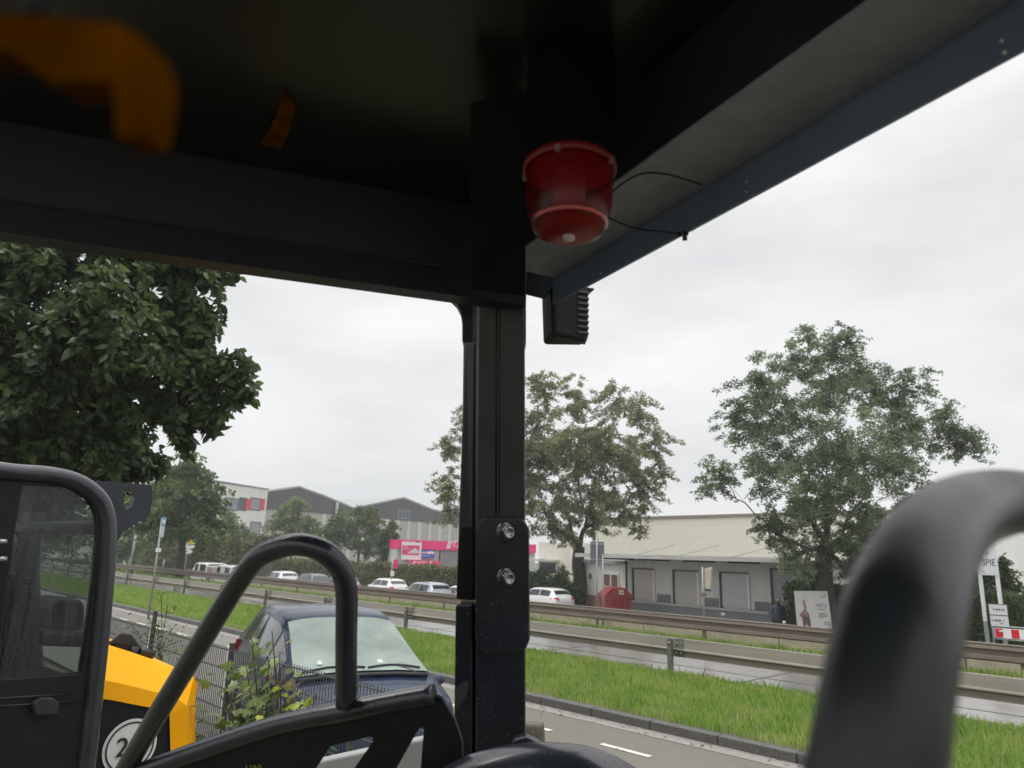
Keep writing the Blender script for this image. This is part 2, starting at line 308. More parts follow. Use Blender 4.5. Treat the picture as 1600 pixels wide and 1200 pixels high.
def sigma_profile(b, x0, x1, y, ztop):
    pr = [(.0, 0), (-.012, .0), (-.02, .006), (-.04, .185), (-.085, .205), (-.085, .222), (-.03, .24), (.015, .26), (.01, .33), (-.01, .352), (.0, .352), (.02,.33), (.025,.255), (-.02,.232), (-.07,.214), (-.03,.195), (-.01,.01), (.0,.008)]
    vs = [(x, y+d, ztop-z) for x in (x0, x1) for d, z in pr]; n = len(pr); b.add(vs, [(i, i+n, (i+1) % n+n, (i+1) % n) for i in range(n)])
near_posts = [-58, -54.2, -50.3, -46.3, -42.27, -38.19, -34.22, -30.2, -26.2, -21.9, -17.38, -12.9, -8.51, -4.2, 0.0, 4.2]
nr = thing('guardrail', 'nearer grey steel guardrail standing in the grass before the wet carriageway', 'guardrail', (0, 12.9, 0))
b = MB(); sigma_profile(b, -90, 8, .1, .69)
b.build('rail_beam', mat('olive_grey_rail_steel', (.25,.225,.19), .45, metal=.1, var=.16, vscale=2.5, stretch=(.3, 4, 4)), nr)
for x in near_posts:
    p = MB(); p.bb(x-.05, x+.05, -.05, -.042, -.1, .68).bb(x-.05, x-.042, -.042, .02, -.1, .68).bb(x+.042, x+.05, -.042, .02, -.1, .68)
    q = p.build('guardrail_post', M_galvdark, nr)
    s = MB(); s.lathe([(0, 0), (.022, 0), (.022, -.012), (0, -.018)], (x, -.05, .6), 8, 'y'); s.build('bolt', M_steel, q)
    s = MB(); sigma_profile(s, x+.07, x+.27, .097, .691); sp_ = s.build('splice_plate', M_galvdark, nr)
    for bx, bz in ((.12, .6), (.12, .42), (.22, .6), (.22, .42)): s = MB(); s.lathe([(0, 0), (.016, 0), (.016, -.012), (0, -.016)], (x+bx, .06 if bz > .5 else .03, bz), 8, 'y'); s.build('bolt', M_steel, sp_)
fr = thing('guardrail', 'brown weathered guardrail beyond the carriageway, in front of the low concrete wall', 'guardrail', (0, 19.7, 0))
b = MB(); beam_profile(b, -150, 8, .0, .58, -1); b.build('rail_beam', M_brownrail, fr)
cap = MB(); cap.bb(-150, 8, -.09, .05, .583, .6); cap.build('rail_cap', mat('pale_worn_rail_edge', (.24, .21, .17), .5, var=.2, vscale=3, stretch=(.4, 3, 3)), fr)
for x in [-100,-94,-88,-82,-76,-72,-68.3,-64.86, -61.66, -58.3, -55.08, -51.77, -48.5, -44.85, -40.8, -36.6, -32.3, -27.9, -24.02, -19.9, -15.87, -11.84, -7.9, -3.94, 0]:
    p = MB(); p.bb(x-.05, x+.05, .02, .03, -.1, .58).bb(x-.05, x-.04, .03, .1, -.1, .58); p.build('guardrail_post', M_brownrail, fr)
b = MB()
for x in (-44.2,-29.1,-20.3,-17.6,-16.9,-16.1,-12.9,-11.7,-7.9,-6.5,-5): rail_bolt(b, x, -.02, .42, -1)
tag(b.build('bolt', M_steel, fr), kind='stuff')
M_wall = mat('algae_stained_concrete', (.33, .29, .2), .75, col2=(.48, .44, .33), vscale=2.2, bump=.3, bscale=30, stretch=(1, 1, 2.5))
rw = thing('retaining_wall', 'low beige concrete panel wall stained by algae behind the far guardrail', 'wall', (0, 20.7, 0))
for i, x in enumerate(np.arange(-47.6, 8, 2.35)):
    b = MB(); b.bb(x+.012, x+2.338, 0, .14, LZ-.2, .44+.01*math.sin(i*2.3)); b.build('wall_panel', M_wall, rw, bevel=.01)
b = MB(); b.bb(-47.6, 8, .05, .1, LZ-.2, .40); b.build('joint_strip', M_print, rw)
def fence_wall(name, label, a, c, z0, z1, m, dep=.2):
    d = np.array(c)-np.array(a); Ln = np.linalg.norm(d); t = thing(name, label, 'wall', (a[0], a[1], 0), math.atan2(d[1], d[0])); bb = MB().bb(0, Ln, 0, dep, z0, z1); bb.build('wall_face', m, t); return t
# ------------------------------------------------------------------ buildings
M_cream = mat('cream_render', (.6, .575, .49), .8, col2=(.72, .7, .62), vscale=1.2, stretch=(1.5, 1.5, .35))
M_offwhite = mat('off_white_render', (.68, .67, .63), .8, col2=(.78, .77, .74), vscale=.8, stretch=(1.5, 1.5, .3))
M_darkwin = mat('dark_window_glass', (.05, .06, .07), .1, var=.3, vscale=2)
M_greywin = mat('blind_grey_window', (.24, .27, .3), .25, var=.15, vscale=3)
M_red = mat('red_panel', (.62, .02, .035), .45)
M_magenta = mat('magenta_fascia', (.82, .035, .2), .4, var=.05, vscale=3)
M_slate = mat('dark_profiled_gable', (.05, .05, .055), .6, var=.15, vscale=2)
M_shutter = mat('grey_roller_shutter', (.3, .3, .3), .5, var=.06, vscale=2)
M_frame = mat('white_window_frame', (.75, .75, .73), .5)
M_roofgrey = mat('grey_roof_sheet', (.33, .34, .34), .5, var=.1, vscale=1)
class Facade:      # local x along the facade, y backwards, z up (world z)
    def __init__(s, name, label, cat, pa, pb, da, db, group=None):
        A = at_d(*pa, da); B = at_d(*pb, db); s.A, s.B = A[:2], B[:2]; d = s.B - s.A; s.L = float(np.linalg.norm(d)); s.yaw = math.atan2(d[1], d[0])
        s.t = thing(name, label, cat, (A[0], A[1], 0), s.yaw, group); s.za, s.zb = A[2], B[2]
    def at(s, px, py):
        p = at_v(s.A, s.B, px, py); c, n = math.cos(s.yaw), math.sin(s.yaw); return ((p[0]-s.A[0])*c + (p[1]-s.A[1])*n, p[2])
    def rect(s, px0, py0, px1, py1): a = s.at(px0, py0); b = s.at(px1, py1); return a[0], b[0], min(a[1], b[1]), max(a[1], b[1])
    def box(s, name, m, u0, u1, z0, z1, y0=-.05, y1=.0, parent=None, bevel=0): return MB().bb(u0, u1, y0, y1, z0, z1).build(name, m, parent or s.t, bevel)
    def window(s, u0, u1, z0, z1, m, n=1, fr=M_frame, fw=.08, y=-.03):
        w = s.box('window', m, u0, u1, z0, z1, y, .02); f = MB()
        f.bb(u0-fw, u1+fw, y-.05, y-.002, z1, z1+fw).bb(u0-fw, u1+fw, y-.05, y-.002, z0-fw, z0).bb(u0-fw, u0, y-.05, y-.002, z0, z1).bb(u1, u1+fw, y-.05, y-.002, z0, z1)
        for i in range(1, n): u = u0+(u1-u0)*i/n; f.bb(u-fw/2, u+fw/2, y-.05, y-.002, z0, z1)
        f.build('frame', fr, w); return w
# office block with red panels
o = Facade('office_building', 'white office building with red panels beside its windows, left of the dark gabled hall', 'building', (180, 735), (419, 765), 96, 128)
zt = (o.at(419, 765)[1])
zt0 = o.at(350, 758)[1]
MB().add([(0,0,LZ),(o.L,0,LZ),(o.L,0,zt),(0,0,zt0),(0,14,LZ),(o.L,14,LZ),(o.L,14,zt),(0,14,zt0)], [(0,1,2,3),(5,4,7,6),(1,5,6,2),(4,0,3,7),(3,2,6,7)]).build('wall', M_offwhite, o.t)
MB().bb(-.1, o.L+.1, -.15, 14.1, max(zt,zt0), max(zt,zt0)+.18).build('parapet', M_roofgrey, o.t)
for y0, y1 in ((778, 797), (816, 835), (858, 874)):
    for x0, x1, nn in ((352, 370, 2), (375, 383, 2), (392, 405, 1), (300, 340, 4), (228, 252, 3)):
        u0, u1, z0, z1 = o.rect(x0, y0, x1, y1)
        if y0 == 778 or x0 != 375: o.window(u0, u1, z0, z1, M_greywin if x0 in (352, 392) else M_darkwin, nn, M_slate, .14)
for x0, x1 in ((384.5, 390.5), (407, 412)):
    u0, u1, z0, z1 = o.rect(x0, 779, x1, 797); o.box('red_panel', M_red, u0, u1, z0, z1, -.12)
# gabled hall
g = Facade('warehouse', 'long pale ribbed hall with two dark gables behind the young trees', 'warehouse', (405, 794), (770, 824.6), 130, 178)
M_rib = mat('pale_ribbed_cladding', (.42, .4, .36), .75, var=.1, vscale=.8)
base = [g.at(405, 794), g.at(770, 824.6)]
gp = [g.at(*p) for p in ((405, 771), (466, 762), (505, 776), (551, 795), (592, 787), (630, 779), (674, 797), (770, 822))]
MB().add([(base[0][0],0,LZ),(base[1][0],0,LZ),(base[1][0],0,base[1][1]),(base[0][0],0,base[0][1]), (base[0][0],30,LZ),(base[1][0],30,LZ),(base[1][0],30,base[1][1]),(base[0][0],30,base[0][1])], [(0,1,2,3),(1,5,6,2),(4,0,3,7)]).build('wall', M_rib, g.t)
n = len(gp); poly = [(base[0][0],-.15,base[0][1])] + [(u,-.15,z) for u, z in gp] + [(base[1][0],-.15,base[1][1])]
MB().prism(poly, (0, .3, 0)).build('gable', M_slate, g.t)
b = MB()
for i in range(n-1): b.prism([(gp[i][0],-.3,gp[i][1]),(gp[i+1][0],-.3,gp[i+1][1]),(gp[i+1][0],-.3,gp[i+1][1]+.35),(gp[i][0],-.3,gp[i][1]+.35)], (0, 35, 0))
b.build('roof', M_roofgrey, g.t)
b = MB()
for u in np.arange(1, g.L-1, 3.2):
    if u > g.at(480, 830)[0]: b.bb(u, u+.9, -.12, 0, LZ, base[0][1]+(base[1][1]-base[0][1])*u/g.L-.05)
b.build('wall_ribs', mat('white_wall_ribs', (.58, .57, .53), .7), g.t)
for px, py in ((464, 787), (630, 804)):
    u0, u1, z0, z1 = g.rect(px-8, py-6, px+8, py+6); g.window(u0, u1, z0, z1, M_slate, 3, M_greywin, .22, -.2)
u, z = g.at(525, 785)
MB().tube([(u, -.4, LZ), (u, -.4, z)], .3, 8).build('downpipe', M_galv, g.t)
# magenta shop
s = Facade('shop_building', 'magenta and grey car repair shop with roller doors and advertising boards behind the hedge', 'shop', (621, 843), (836, 848), 78, 84)
u0, u1, z0, z1 = s.rect(621, 843, 836, 900); zt = s.at(621, 843)[1]
MB().bb(0, s.L, 0, 12, LZ, zt-.02).build('wall', mat('light_grey_cladding', (.5, .5, .49), .6, var=.06, vscale=2), s.t)
u, zf = s.at(660, 858.5); s.box('fascia', M_magenta, -.05, s.L+.05, zf, zt, -.25, 12.1)
u0, u1, z0, z1 = s.rect(627, 846, 656, 875); bd = s.box('advertising_board', M_white, u0, u1, z0, z1, -.4, -.3)
v0, v1, y0, y1 = s.rect(627.5, 851.5, 653.5, 867.5); s.box('poster_print', mat('poster_pink', (.7, .05, .2), .5), v0, v1, y0, y1, -.412, -.401, bd)
b = MB()      # small pale car pictured on the board
def P2(px, py): q = s.at(px, py); return (q[0], -.413, q[1])
b.prism([P2(*p) for p in ((636,865),(636.5,862.5),(640,861),(643,858),(648,856.5),(650,859),(653,861),(653,864.5))], (0, -.012, 0)); b.build('picture', mat('poster_pale', (.6, .62, .62), .5), bd)
b = MB()
for a in ((629, 852.5, 635.5, 854), (629, 856.2, 637, 857.8)): q = s.rect(*a); b.bb(q[0], q[1], -.425, -.413, q[2], q[3])
for a in ((628, 846.8, 646, 847.8),): q = s.rect(*a); b.bb(q[0], q[1], -.414, -.402, q[2], q[3])
b.build('lettering', mat('poster_pinkwhite', (.8, .5, .58), .5), bd)
q = s.rect(648.5, 845.8, 653.5, 847.6); s.box('lettering', M_print, *q, -.414, -.402, bd)
u0, u1, z0, z1 = s.rect(656.5, 859.5, 677.5, 872); bd = s.box('advertising_board', mat('board_blue', (.05, .13, .45), .5), u0, u1, z0, z1, -.34, -.26)
q = s.rect(658, 861.8, 667, 865.4); s.box('lettering', mat('board_pink', (.7, .35, .5), .5), *q, -.352, -.341, bd)
q = s.rect(667.3, 861.5, 676.5, 865.6); s.box('lettering', M_white, *q, -.352, -.341, bd)
q = s.rect(657, 867.6, 670.5, 869.2); s.box('lettering', mat('board_lightblue', (.3, .45, .75), .5), *q, -.352, -.341, bd)
u0, u1, z0, z1 = s.rect(637, 875.5, 683.5, 882.5); bd = s.box('awning_sign', M_magenta, u0, u1, z0, z1, -1.0, -.26)
q = s.rect(648, 877, 663, 880); s.box('lettering', mat('poster_salmon', (.85, .4, .4), .5), *q, -1.012, -1.001, bd)
for a in (640.5, 665.5):
    q0, q1 = s.at(a, 880.3), s.at(a+6.5, 876.3)
    MB().prism([(q0[0],-1.013,q0[1]),(q1[0]-.25,-1.013,q0[1]),(q1[0],-1.013,q1[1]),(q0[0]+.25,-1.013,q1[1])], (0,.011,0)).build('lettering', M_white, bd)
for a in ((627, 883, 646, 894), (652, 883.5, 664, 894), (667, 883.5, 681, 894)):
    q = s.rect(*a); s.window(*q, M_darkwin, 2, M_slate, .08)
def shutter(fc, px0, py0, px1, py1, m=M_shutter, lam=.28, y=-.04, name='roller_door', frame=M_slate):
    q = fc.rect(px0, py0, px1, py1); b = MB(); nl = max(3, int((q[3]-q[2])/lam))
    for i in range(nl):
        za = q[2]+(q[3]-q[2])*i/nl; zb = q[2]+(q[3]-q[2])*(i+1)/nl
        b.add([(q[0],y,za),(q[1],y,za),(q[1],y-.045,zb-.02),(q[0],y-.045,zb-.02),(q[0],y,zb),(q[1],y,zb)], [(0,1,2,3),(3,2,5,4)])
    d = b.build(name, m, fc.t); f = MB(); w = .1
    f.bb(q[0]-w, q[0], y-.1, y+.03, q[2], q[3]+w).bb(q[1], q[1]+w*.5, y-.1, y+.03, q[2], q[3]+w).bb(q[0], q[1], y-.1, y+.03, q[3], q[3]+w); f.build('frame', frame, d); return q
shutter(s, 688, 860, 717, 893, mat('shop_shutter', (.27, .27, .28), .5))
shutter(s, 735, 861, 770, 893, MATS['shop_shutter'])
q0 = s.at(696, 856.6); q1 = s.at(706, 846)
bd = MB().prism([(q0[0],-.262,q0[1]),(q1[0]-.25,-.262,q0[1]),(q1[0],-.262,q1[1]),(q0[0]+.25,-.262,q1[1])], (0,-.03,0)).build('emblem', M_white, s.t)
q = s.at(701, 851); text('letter', 'A', .75, M_magenta, bd, (q[0], -.295, q[1]), shear=.25)
q = s.at(712.5, 851.3); text('lettering', 'TA', 1.0, M_white, s.t, (q[0], -.27, q[1]), shear=.2)
# plain wing and canopy to the right of the shop
e = Facade('low_building', 'cream low building with a flat entrance canopy seen under the trunk of the middle tree', 'building', (842, 846), (1012, 836), 74, 70)
zt = e.at(880, 848)[1]; MB().bb(0, e.L, 0, 10, LZ, zt).build('wall', M_cream, e.t)
q = e.rect(838, 873.5, 874, 877.5); e.box('canopy', mat('pale_canopy_edge', (.5, .48, .45), .6), q[0]-.5, q[1], q[2], q[3], -2.2, 0)
q = e.rect(844, 879, 868, 896); e.box('entrance', M_darkwin, *q, -.02, .02)
q = e.rect(843, 870, 850, 872.5); e.box('sign_band', M_white, *q, -.1, -.01)
# white hall behind the loading dock
w = Facade('warehouse', 'tall cream block-built hall standing behind the loading dock', 'warehouse', (925, 813), (1450, 798), 61, 47)
M_block = mat('cream_blockwork', (.74, .72, .6), .85, var=.05, vscale=2)
# courses
nt2 = M_block.node_tree; bk = nt2.nodes.new("ShaderNodeTexBrick"); bk.inputs['Scale'].default_value = 1.0; bk.inputs['Brick Width'].default_value = 1.2; bk.inputs['Row Height'].default_value = .5; bk.inputs['Mortar Size'].default_value = .025
bk.inputs['Color1'].default_value = (.74,.72,.61,1); bk.inputs['Color2'].default_value = (.72,.7,.59,1); bk.inputs['Mortar'].default_value = (.67,.65,.54,1)
tcn = nt2.nodes.new("ShaderNodeTexCoord"); mpn = nt2.nodes.new("ShaderNodeMapping"); mpn.inputs['Rotation'].default_value = (math.pi/2, 0, 0)
nt2.links.new(tcn.outputs['Object'], mpn.inputs[0]); nt2.links.new(mpn.outputs[0], bk.inputs['Vector']); nt2.links.new(bk.outputs['Color'], nt2.nodes['Principled BSDF'].inputs['Base Color'])
za = w.at(925, 812)[1]; zb = w.at(1450, 798)[1]
MB().add([(0,0,LZ),(w.L,0,LZ),(w.L,0,zb),(0,0,za),(0,25,LZ),(w.L,25,LZ),(w.L,25,zb),(0,25,za)], [(0,1,2,3),(1,5,6,2),(4,0,3,7),(3,2,6,7)]).build('wall', M_block, w.t)
MB().add([(-.1,-.12,za-.03),(w.L+.1,-.12,zb-.03),(w.L+.1,-.12,zb+.14),(-.1,-.12,za+.14),(-.1,25,za-.03),(w.L+.1,25,zb-.03),(w.L+.1,25,zb+.14),(-.1,25,za+.14)], [(0,1,2,3),(4,0,3,7),(1,5,6,2),(3,2,6,7),(0,4,5,1)]).build('roof_edge', mat('brown_roof_flashing', (.25, .21, .17), .6), w.t)
q = w.rect(955, 852, 963, 862)
# white hall at far right
w2 = Facade('warehouse', 'plain white hall at the right end behind the tall hedge and the sign', 'warehouse', (1500, 800), (1760, 790), 42, 34)
MB().bb(0, w2.L, 0, 20, LZ, w2.at(1500, 812)[1]).build('wall', M_offwhite, w2.t)
q = w2.rect(1510, 884, 1760, 885); w2.box('wall_joint', M_roofgrey, 0, w2.L, 2.15, 2.2, -.02, 0.)
# house part with white framed windows
hs = Facade('low_building', 'small white office annex with brown curtained windows behind the red skip', 'building', (905, 872), (979, 874), 48, 42)
zt = hs.at(940, 880)[1]; MB().bb(0, hs.L, 0, 6, LZ, zt).build('wall', M_offwhite, hs.t)
hs.box('roof', M_roofgrey, -.2, hs.L+.3, zt, zt+.2, -.35, 6)
M_curt = mat('brown_curtain', (.17, .09, .06), .7, var=.2, vscale=6)
hs.window(*hs.rect(944.5, 897, 967, 917), M_curt, 2, M_frame, .12); hs.window(*hs.rect(920.5, 896, 926.5, 905), M_curt, 1, M_frame, .08)
hs.box('plinth', mat('pale_red_brick', (.4, .2, .16), .8, var=.2, vscale=8), 0, hs.L, LZ, hs.at(940, 932)[1], -.06, 0)
# loading dock building
zl = 0.0; dA = at_z(972, 936.2, zl); dB = at_z(1204, 956.5, zl)
dk = Facade('loading_dock', 'grey loading dock with four roller shutter doors under a flat canopy', 'building', (976, 936.6), (1204, 956.5), float((dA-CAM)@FW), float((dB-CAM)@FW))
M_dgrey = mat('light_grey_dock_wall', (.58, .59, .55), .8, col2=(.7, .71, .67), vscale=1.6, stretch=(2, 2, .4)); M_dplinth = mat('grey_painted_plinth', (.19, .2, .215), .7, var=.08, vscale=6)
Ld = dk.L + 3; top = dk.at(976, 871)[1]; RR = .9   # doors are set back from the platform edge
MB().bb(0, Ld, 0, 4.5, LZ, zl-.12).build('platform', M_dplinth, dk.t)
MB().bb(-.05, Ld, -.06, 4.5, zl-.118, zl).build('platform_edge', mat('pale_concrete_edge', (.42, .42, .4), .7, var=.1, vscale=5), dk.t)
yo = .25
MB().bb(0.05, Ld, yo, 4.4, zl+.002, top).build('wall', M_dgrey, dk.t)
for i, (x0, x1, yt0, yt1, yb) in enumerate(((987, 1017.5, 889, 890, 938), (1051, 1087, 892, 893, 942), (1125, 1166, 895, 896, 947), (1206, 1250, 890, 890, 955))):
    a = dk.at(x0, yb); c = dk.at(x1, yb); zt_ = dk.at(x0, yt0)[1]; b = MB(); nl = 16; y = yo-.03
    for j in range(nl):
        za_ = zl+.06+(zt_-zl-.06)*j/nl; zb_ = zl+.06+(zt_-zl-.06)*(j+1)/nl
        b.add([(a[0],y,za_),(c[0],y,za_),(c[0],y-.04,zb_-.015),(a[0],y-.04,zb_-.015),(a[0],y,zb_),(c[0],y,zb_)], [(0,1,2,3),(3,2,5,4)])
    mcol = (mat('beige_grey_shutter', (.6, .57, .53), .5, var=.05), mat('warm_grey_shutter', (.58, .57, .53), .5), mat('silver_shutter', (.6, .62, .63), .45), mat('dark_silver_shutter', (.42, .43, .44), .5))[i]
    d = tag(b.build('roller_door', mcol, dk.t), ('beige grey roller shutter at the left end', 'warm grey roller shutter, second from the left', 'light silver roller shutter in the middle', 'grey roller shutter behind the person')[i])
    f = MB(); f.bb(a[0]-.09, a[0], y-.09, yo, zl+.003, zt_+.06).bb(a[0], c[0]+.05, y-.09, yo, zt_, zt_+.06); f.build('frame', M_slate, d)
    f = MB(); f.bb(c[0]+.002, c[0]+.1, y-.07, yo, zl+.003, zt_); f.build('frame', M_frame, d)
for x0, x1 in ((1019, 1046), (1090, 1121), (1170, 1203)):
    a = dk.at(x0, 930); c = dk.at(x1, 930); MB().bb(a[0]+.15, c[0]-.12, yo-.03, yo-.001, zl+.003, zl+.42).build('plinth', M_dplinth, dk.t)
MB().bb(-1.6, Ld+.5, -2.3, 4.6, top, top+.07).bb(-1.62, Ld+.5, -2.36, -2.301, top-.05, top+.16).build('canopy', mat('canopy_grey', (.4, .4, .39), .5, var=.15, vscale=3, stretch=(.4,2,2)), dk.t)
for px in (985, 1040, 1110, 1180):
    u = dk.at(px, 880)[0]; MB().bb(u, u+.1, -2.2, yo, top-.14, top-.002).build('canopy_bracket', M_slate, dk.t)
for px in (1018, 1085, 1168):
    u = dk.at(px, 860)[0]; MB().tube([(u-.3, -1.2, top+.1), (u+.9, .9, top+.75)], .02, 6).build('stay_rod', M_greymetal, dk.t)
q = dk.rect(1127, 957, 1133, 962); dk.box('notice_plate', M_white, *q, -.03, -.001)
u = dk.at(978, 900)[0]; MB().tube([(u+.1, -.08, LZ), (u+.1, -.08, top-.02)], .05, 8).build('downpipe', M_slate, dk.t)
u = dk.at(1186, 950)[0]; b = MB(); b.prism([(u, -1.3, LZ+.02), (u+7, -1.3, LZ+.02), (u+7, -1.3, zl-.3), (u+1.8, -1.3, zl-.3)], (0, 1.2, 0)); b.build('ramp', M_dplinth, dk.t)
# ------------------------------------------------------------------ foliage
def leaves(name, clumps, n, size, m, parent=None, aspect=.55, droop=.0, ovate=False):
    """clumps: array (k,4) centre + radius; n leaves spread over them"""
    c = np.array(clumps, float); wgt = c[:, 3]**2; wgt /= wgt.sum(); i = RNG.choice(len(c), n, p=wgt)
    d = RNG.normal(size=(n, 3)); d /= np.linalg.norm(d, axis=1)[:, None]; rr = RNG.random(n)**.45
    p = c[i, :3] + d * (rr * c[i, 3])[:, None] * np.array([1, 1, .8])
    ax = RNG.normal(size=(n, 3)); ax[:, 2] = ax[:, 2]*.6 - droop; ax /= np.linalg.norm(ax, axis=1)[:, None]
    t = RNG.normal(size=(n, 3)); t[:, 2] *= .5; sd = np.cross(ax, t); sd /= np.linalg.norm(sd, axis=1)[:, None]
    s = size * RNG.uniform(.6, 1.35, n)[:, None]; w = s * aspect * .5
    nn = np.cross(ax, sd)
    if ovate:
        w = w * RNG.uniform(.75, 1.2, n)[:, None]; cu = RNG.uniform(-.25, .1, n)[:, None]; up_ = RNG.uniform(.1, .4, n)[:, None]
        v = np.stack([p, p+ax*s*.28+sd*w*.95+nn*(w*up_), p+ax*s*.64+sd*w*.8+nn*(w*up_+s*cu*.4), p+ax*s+nn*s*cu, p+ax*s*.64-sd*w*.8+nn*(w*up_+s*cu*.4), p+ax*s*.28-sd*w*.95+nn*(w*up_)], 1).reshape(-1, 3)
        b6 = np.arange(n)[:, None]*6; f = np.concatenate([b6+np.array([0,1,2,3]), b6+np.array([0,3,4,5])], 0); return np_mesh(name, v, f, m, parent)
    v = np.stack([p, p + ax*s*.45 + sd*w + nn*s*.08, p + ax*s, p + ax*s*.45 - sd*w + nn*s*.08], 1).reshape(-1, 3)
    f = np.arange(n*4).reshape(n, 4); return np_mesh(name, v, f, m, parent)
M_bark = mat('dark_wet_bark', (.035, .03, .024), .85, col2=(.075, .065, .05), vscale=9, bump=.9, bscale=18, stretch=(1, 1, .3))
M_lwillow = leafmat('willow_leaves', [(.1,.125,.055), (.18,.21,.09), (.26,.285,.13), (.37,.38,.21)], .45, .45)
M_lwillow2 = leafmat('grey_green_leaves', [(.085,.125,.07), (.145,.19,.105), (.2,.25,.14), (.3,.34,.2)], .45, .45)
M_lnear = leafmat('big_dark_leaves', [(.035,.06,.028), (.065,.105,.042), (.1,.15,.055), (.17,.22,.08)], .4, .35, .5)
M_lmid = leafmat('mid_green_leaves', [(.05,.085,.025), (.09,.14,.04), (.14,.2,.055), (.21,.27,.08)], .35, .5)
M_lolive = leafmat('pale_green_leaves', [(.12,.16,.055), (.18,.23,.08), (.25,.3,.12)], .35, .5)
M_lhedge = leafmat('hedge_leaves', [(.06,.075,.028), (.11,.125,.045), (.17,.18,.065), (.23,.21,.09)], .25, .6)
M_lhedgeg = leafmat('green_hedge_leaves', [(.035,.065,.02), (.065,.11,.03), (.1,.15,.045)], .25, .6)
def limb(b, a, c, r0, r1, sag=.12, n=7, wob=.16):
    a = np.array(a); c = np.array(c); Ln = np.linalg.norm(c-a); pts = []
    off = RNG.normal(size=3) * Ln * wob
    for i in range(n+1):
        t = i/n; p = a + (c-a)*t + off*math.sin(math.pi*t)*.5; p[2] += sag*Ln*math.sin(math.pi*t)*.5; p += RNG.normal(size=3)*Ln*.015*(0 < t < 1); pts.append(p)
    b.tube(pts, [r0*(1-i/n)+r1*i/n for i in range(n+1)], 7, cap=False); return pts
def tree(name, label, base, fork, r, blobs, nleaf, size, lm, cat='tree', group=None, clump=.42, ncl=10, droop=.3, aspect=.5, ovate=False, lr=.5):
    """blobs: (px, py, radius px, depth) crown masses; base: (x,y,z); fork: (px,py,depth)"""
    t = thing(name, label, cat, base, 0, group); B0 = np.array(base, float); fk = at_d(*fork)
    tb = MB(); tp = [B0 + np.array([0,0,-.1]), B0*.7+fk*.3 + RNG.normal(size=3)*r*.25, B0*.3+fk*.7+RNG.normal(size=3)*r*.25, fk]
    tp = smooth_path(tp, 4); tb.tube([p-B0 for p in tp], [r*(1.35 if i == 0 else 1.1-.35*i/len(tp)) for i in range(len(tp))], 12)
    tb.build('trunk', M_bark, t)
    cl = []; lb = MB(); nodes = [(fk-B0, r*.8)]; F0 = fk-B0
    cs = sorted([(np.linalg.norm(at_d(px, py, d)-fk), at_d(px, py, d)-B0, pr*d/F) for (px, py, pr, d) in blobs], key=lambda q: q[0])
    for dist, c, rad in cs:
        best = min(nodes, key=lambda q: np.linalg.norm(q[0]-c) + .55*np.linalg.norm(q[0]-F0)); r0 = min(best[1]*.85, r*lr)
        if len(nodes) < 17 and dist > 3*rad*.8: best = nodes[0]; r0 = r*lr*1.1
        pts = limb(lb, best[0], c, max(r0, r*.05), max(r0*.35, r*.025)); 
        for i in (2, 4, 6, 7): nodes.append((pts[i], max(r0, r*.05)*(1-i/7*.6)))
        nb = int(ncl * 3)
        for k in range(nb):
            dd = RNG.normal(size=3); dd /= np.linalg.norm(dd); q = c + dd*rad*(RNG.random()**.5)*1.08*np.array([1,1,.9])
            rs = rad*clump*RNG.uniform(.45, 1.1)
            if k % 3 == 0: tw = limb(lb, pts[random.choice((3,4,5,6,7))], q, max(r0*.22, r*.018), r*.007, n=4)
            st = np.array([dd[0], dd[1], -.35*droop/.35]); st /= np.linalg.norm(st)
            for h_ in range(3): cl.append((*(q + st*rs*(h_-1)*.9), rs*(.75-.18*h_)))
    lb.build('limbs', M_bark, t)
    leaves('crown', cl, nleaf, size, lm, t, aspect, droop, ovate); return t
# large tree on the right
D = 29.
bl = [(1240,560,48,D),(1300,545,45,D+1),(1190,600,52,D-1),(1345,600,60,D+1),(1150,660,42,D),(1240,650,62,D-2),(1320,690,75,D-3),(1400,640,60,D+1),(1430,600,35,D),(1450,680,50,D+1),(1500,700,38,D),(1130,745,38,D-1),(1105,760,26,D),(1190,740,50,D-2),(1260,760,60,D-3),(1350,780,60,D-2),(1420,760,50,D+2),(1205,830,42,D-1),(1240,870,36,D-2),(1330,860,40,D-1),(1370,830,38,D),(1480,650,26,D),(1520,690,22,D),(1290,620,50,D+2),(1260,525,22,D),(1330,535,24,D),(1290,800,55,D),(1240,800,48,D+1),(1310,850,42,D-1),(1350,840,45,D+1),(1262,895,26,D),(1330,895,26,D),(1290,720,60,D),(1220,700,50,D),(1370,720,55,D),(1395,690,45,D-1),(1300,590,45,D),(1180,645,40,D)]
tree('willow_tree', 'tallest spreading grey-green tree, right of the loading dock doors', (*at_z(1293, 950, LZ)[:2]*0+at_d(1290, 972, D)[:2], LZ), (1288, 862, D), .4, bl, 110000, .122, M_lwillow2, clump=.3, ncl=10, droop=.35, aspect=.42, lr=.42)
D = 47.
bl = [(700,700,30,D),(700,760,34,D),(705,800,30,D),(745,660,45,D),(770,740,50,D+1),(790,650,50,D),(850,615,36,D),(900,620,34,D),(880,690,55,D-2),(845,760,55,D-1),(960,630,40,D),(1000,650,38,D+1),(950,710,52,D-2),(1025,700,34,D),(1035,745,24,D),(1000,760,40,D),(930,780,45,D-2),(975,815,30,D-1),(860,820,34,D-1),(1000,830,18,D),(820,700,45,D),(760,810,36,D),(890,840,22,D-1),(840,600,22,D),(905,745,55,D),(880,790,45,D+1),(935,690,50,D),(985,720,45,D+1),(850,680,45,D+1),(925,820,32,D),(960,790,35,D+1),(1005,795,26,D),(820,760,40,D),(800,800,34,D)]
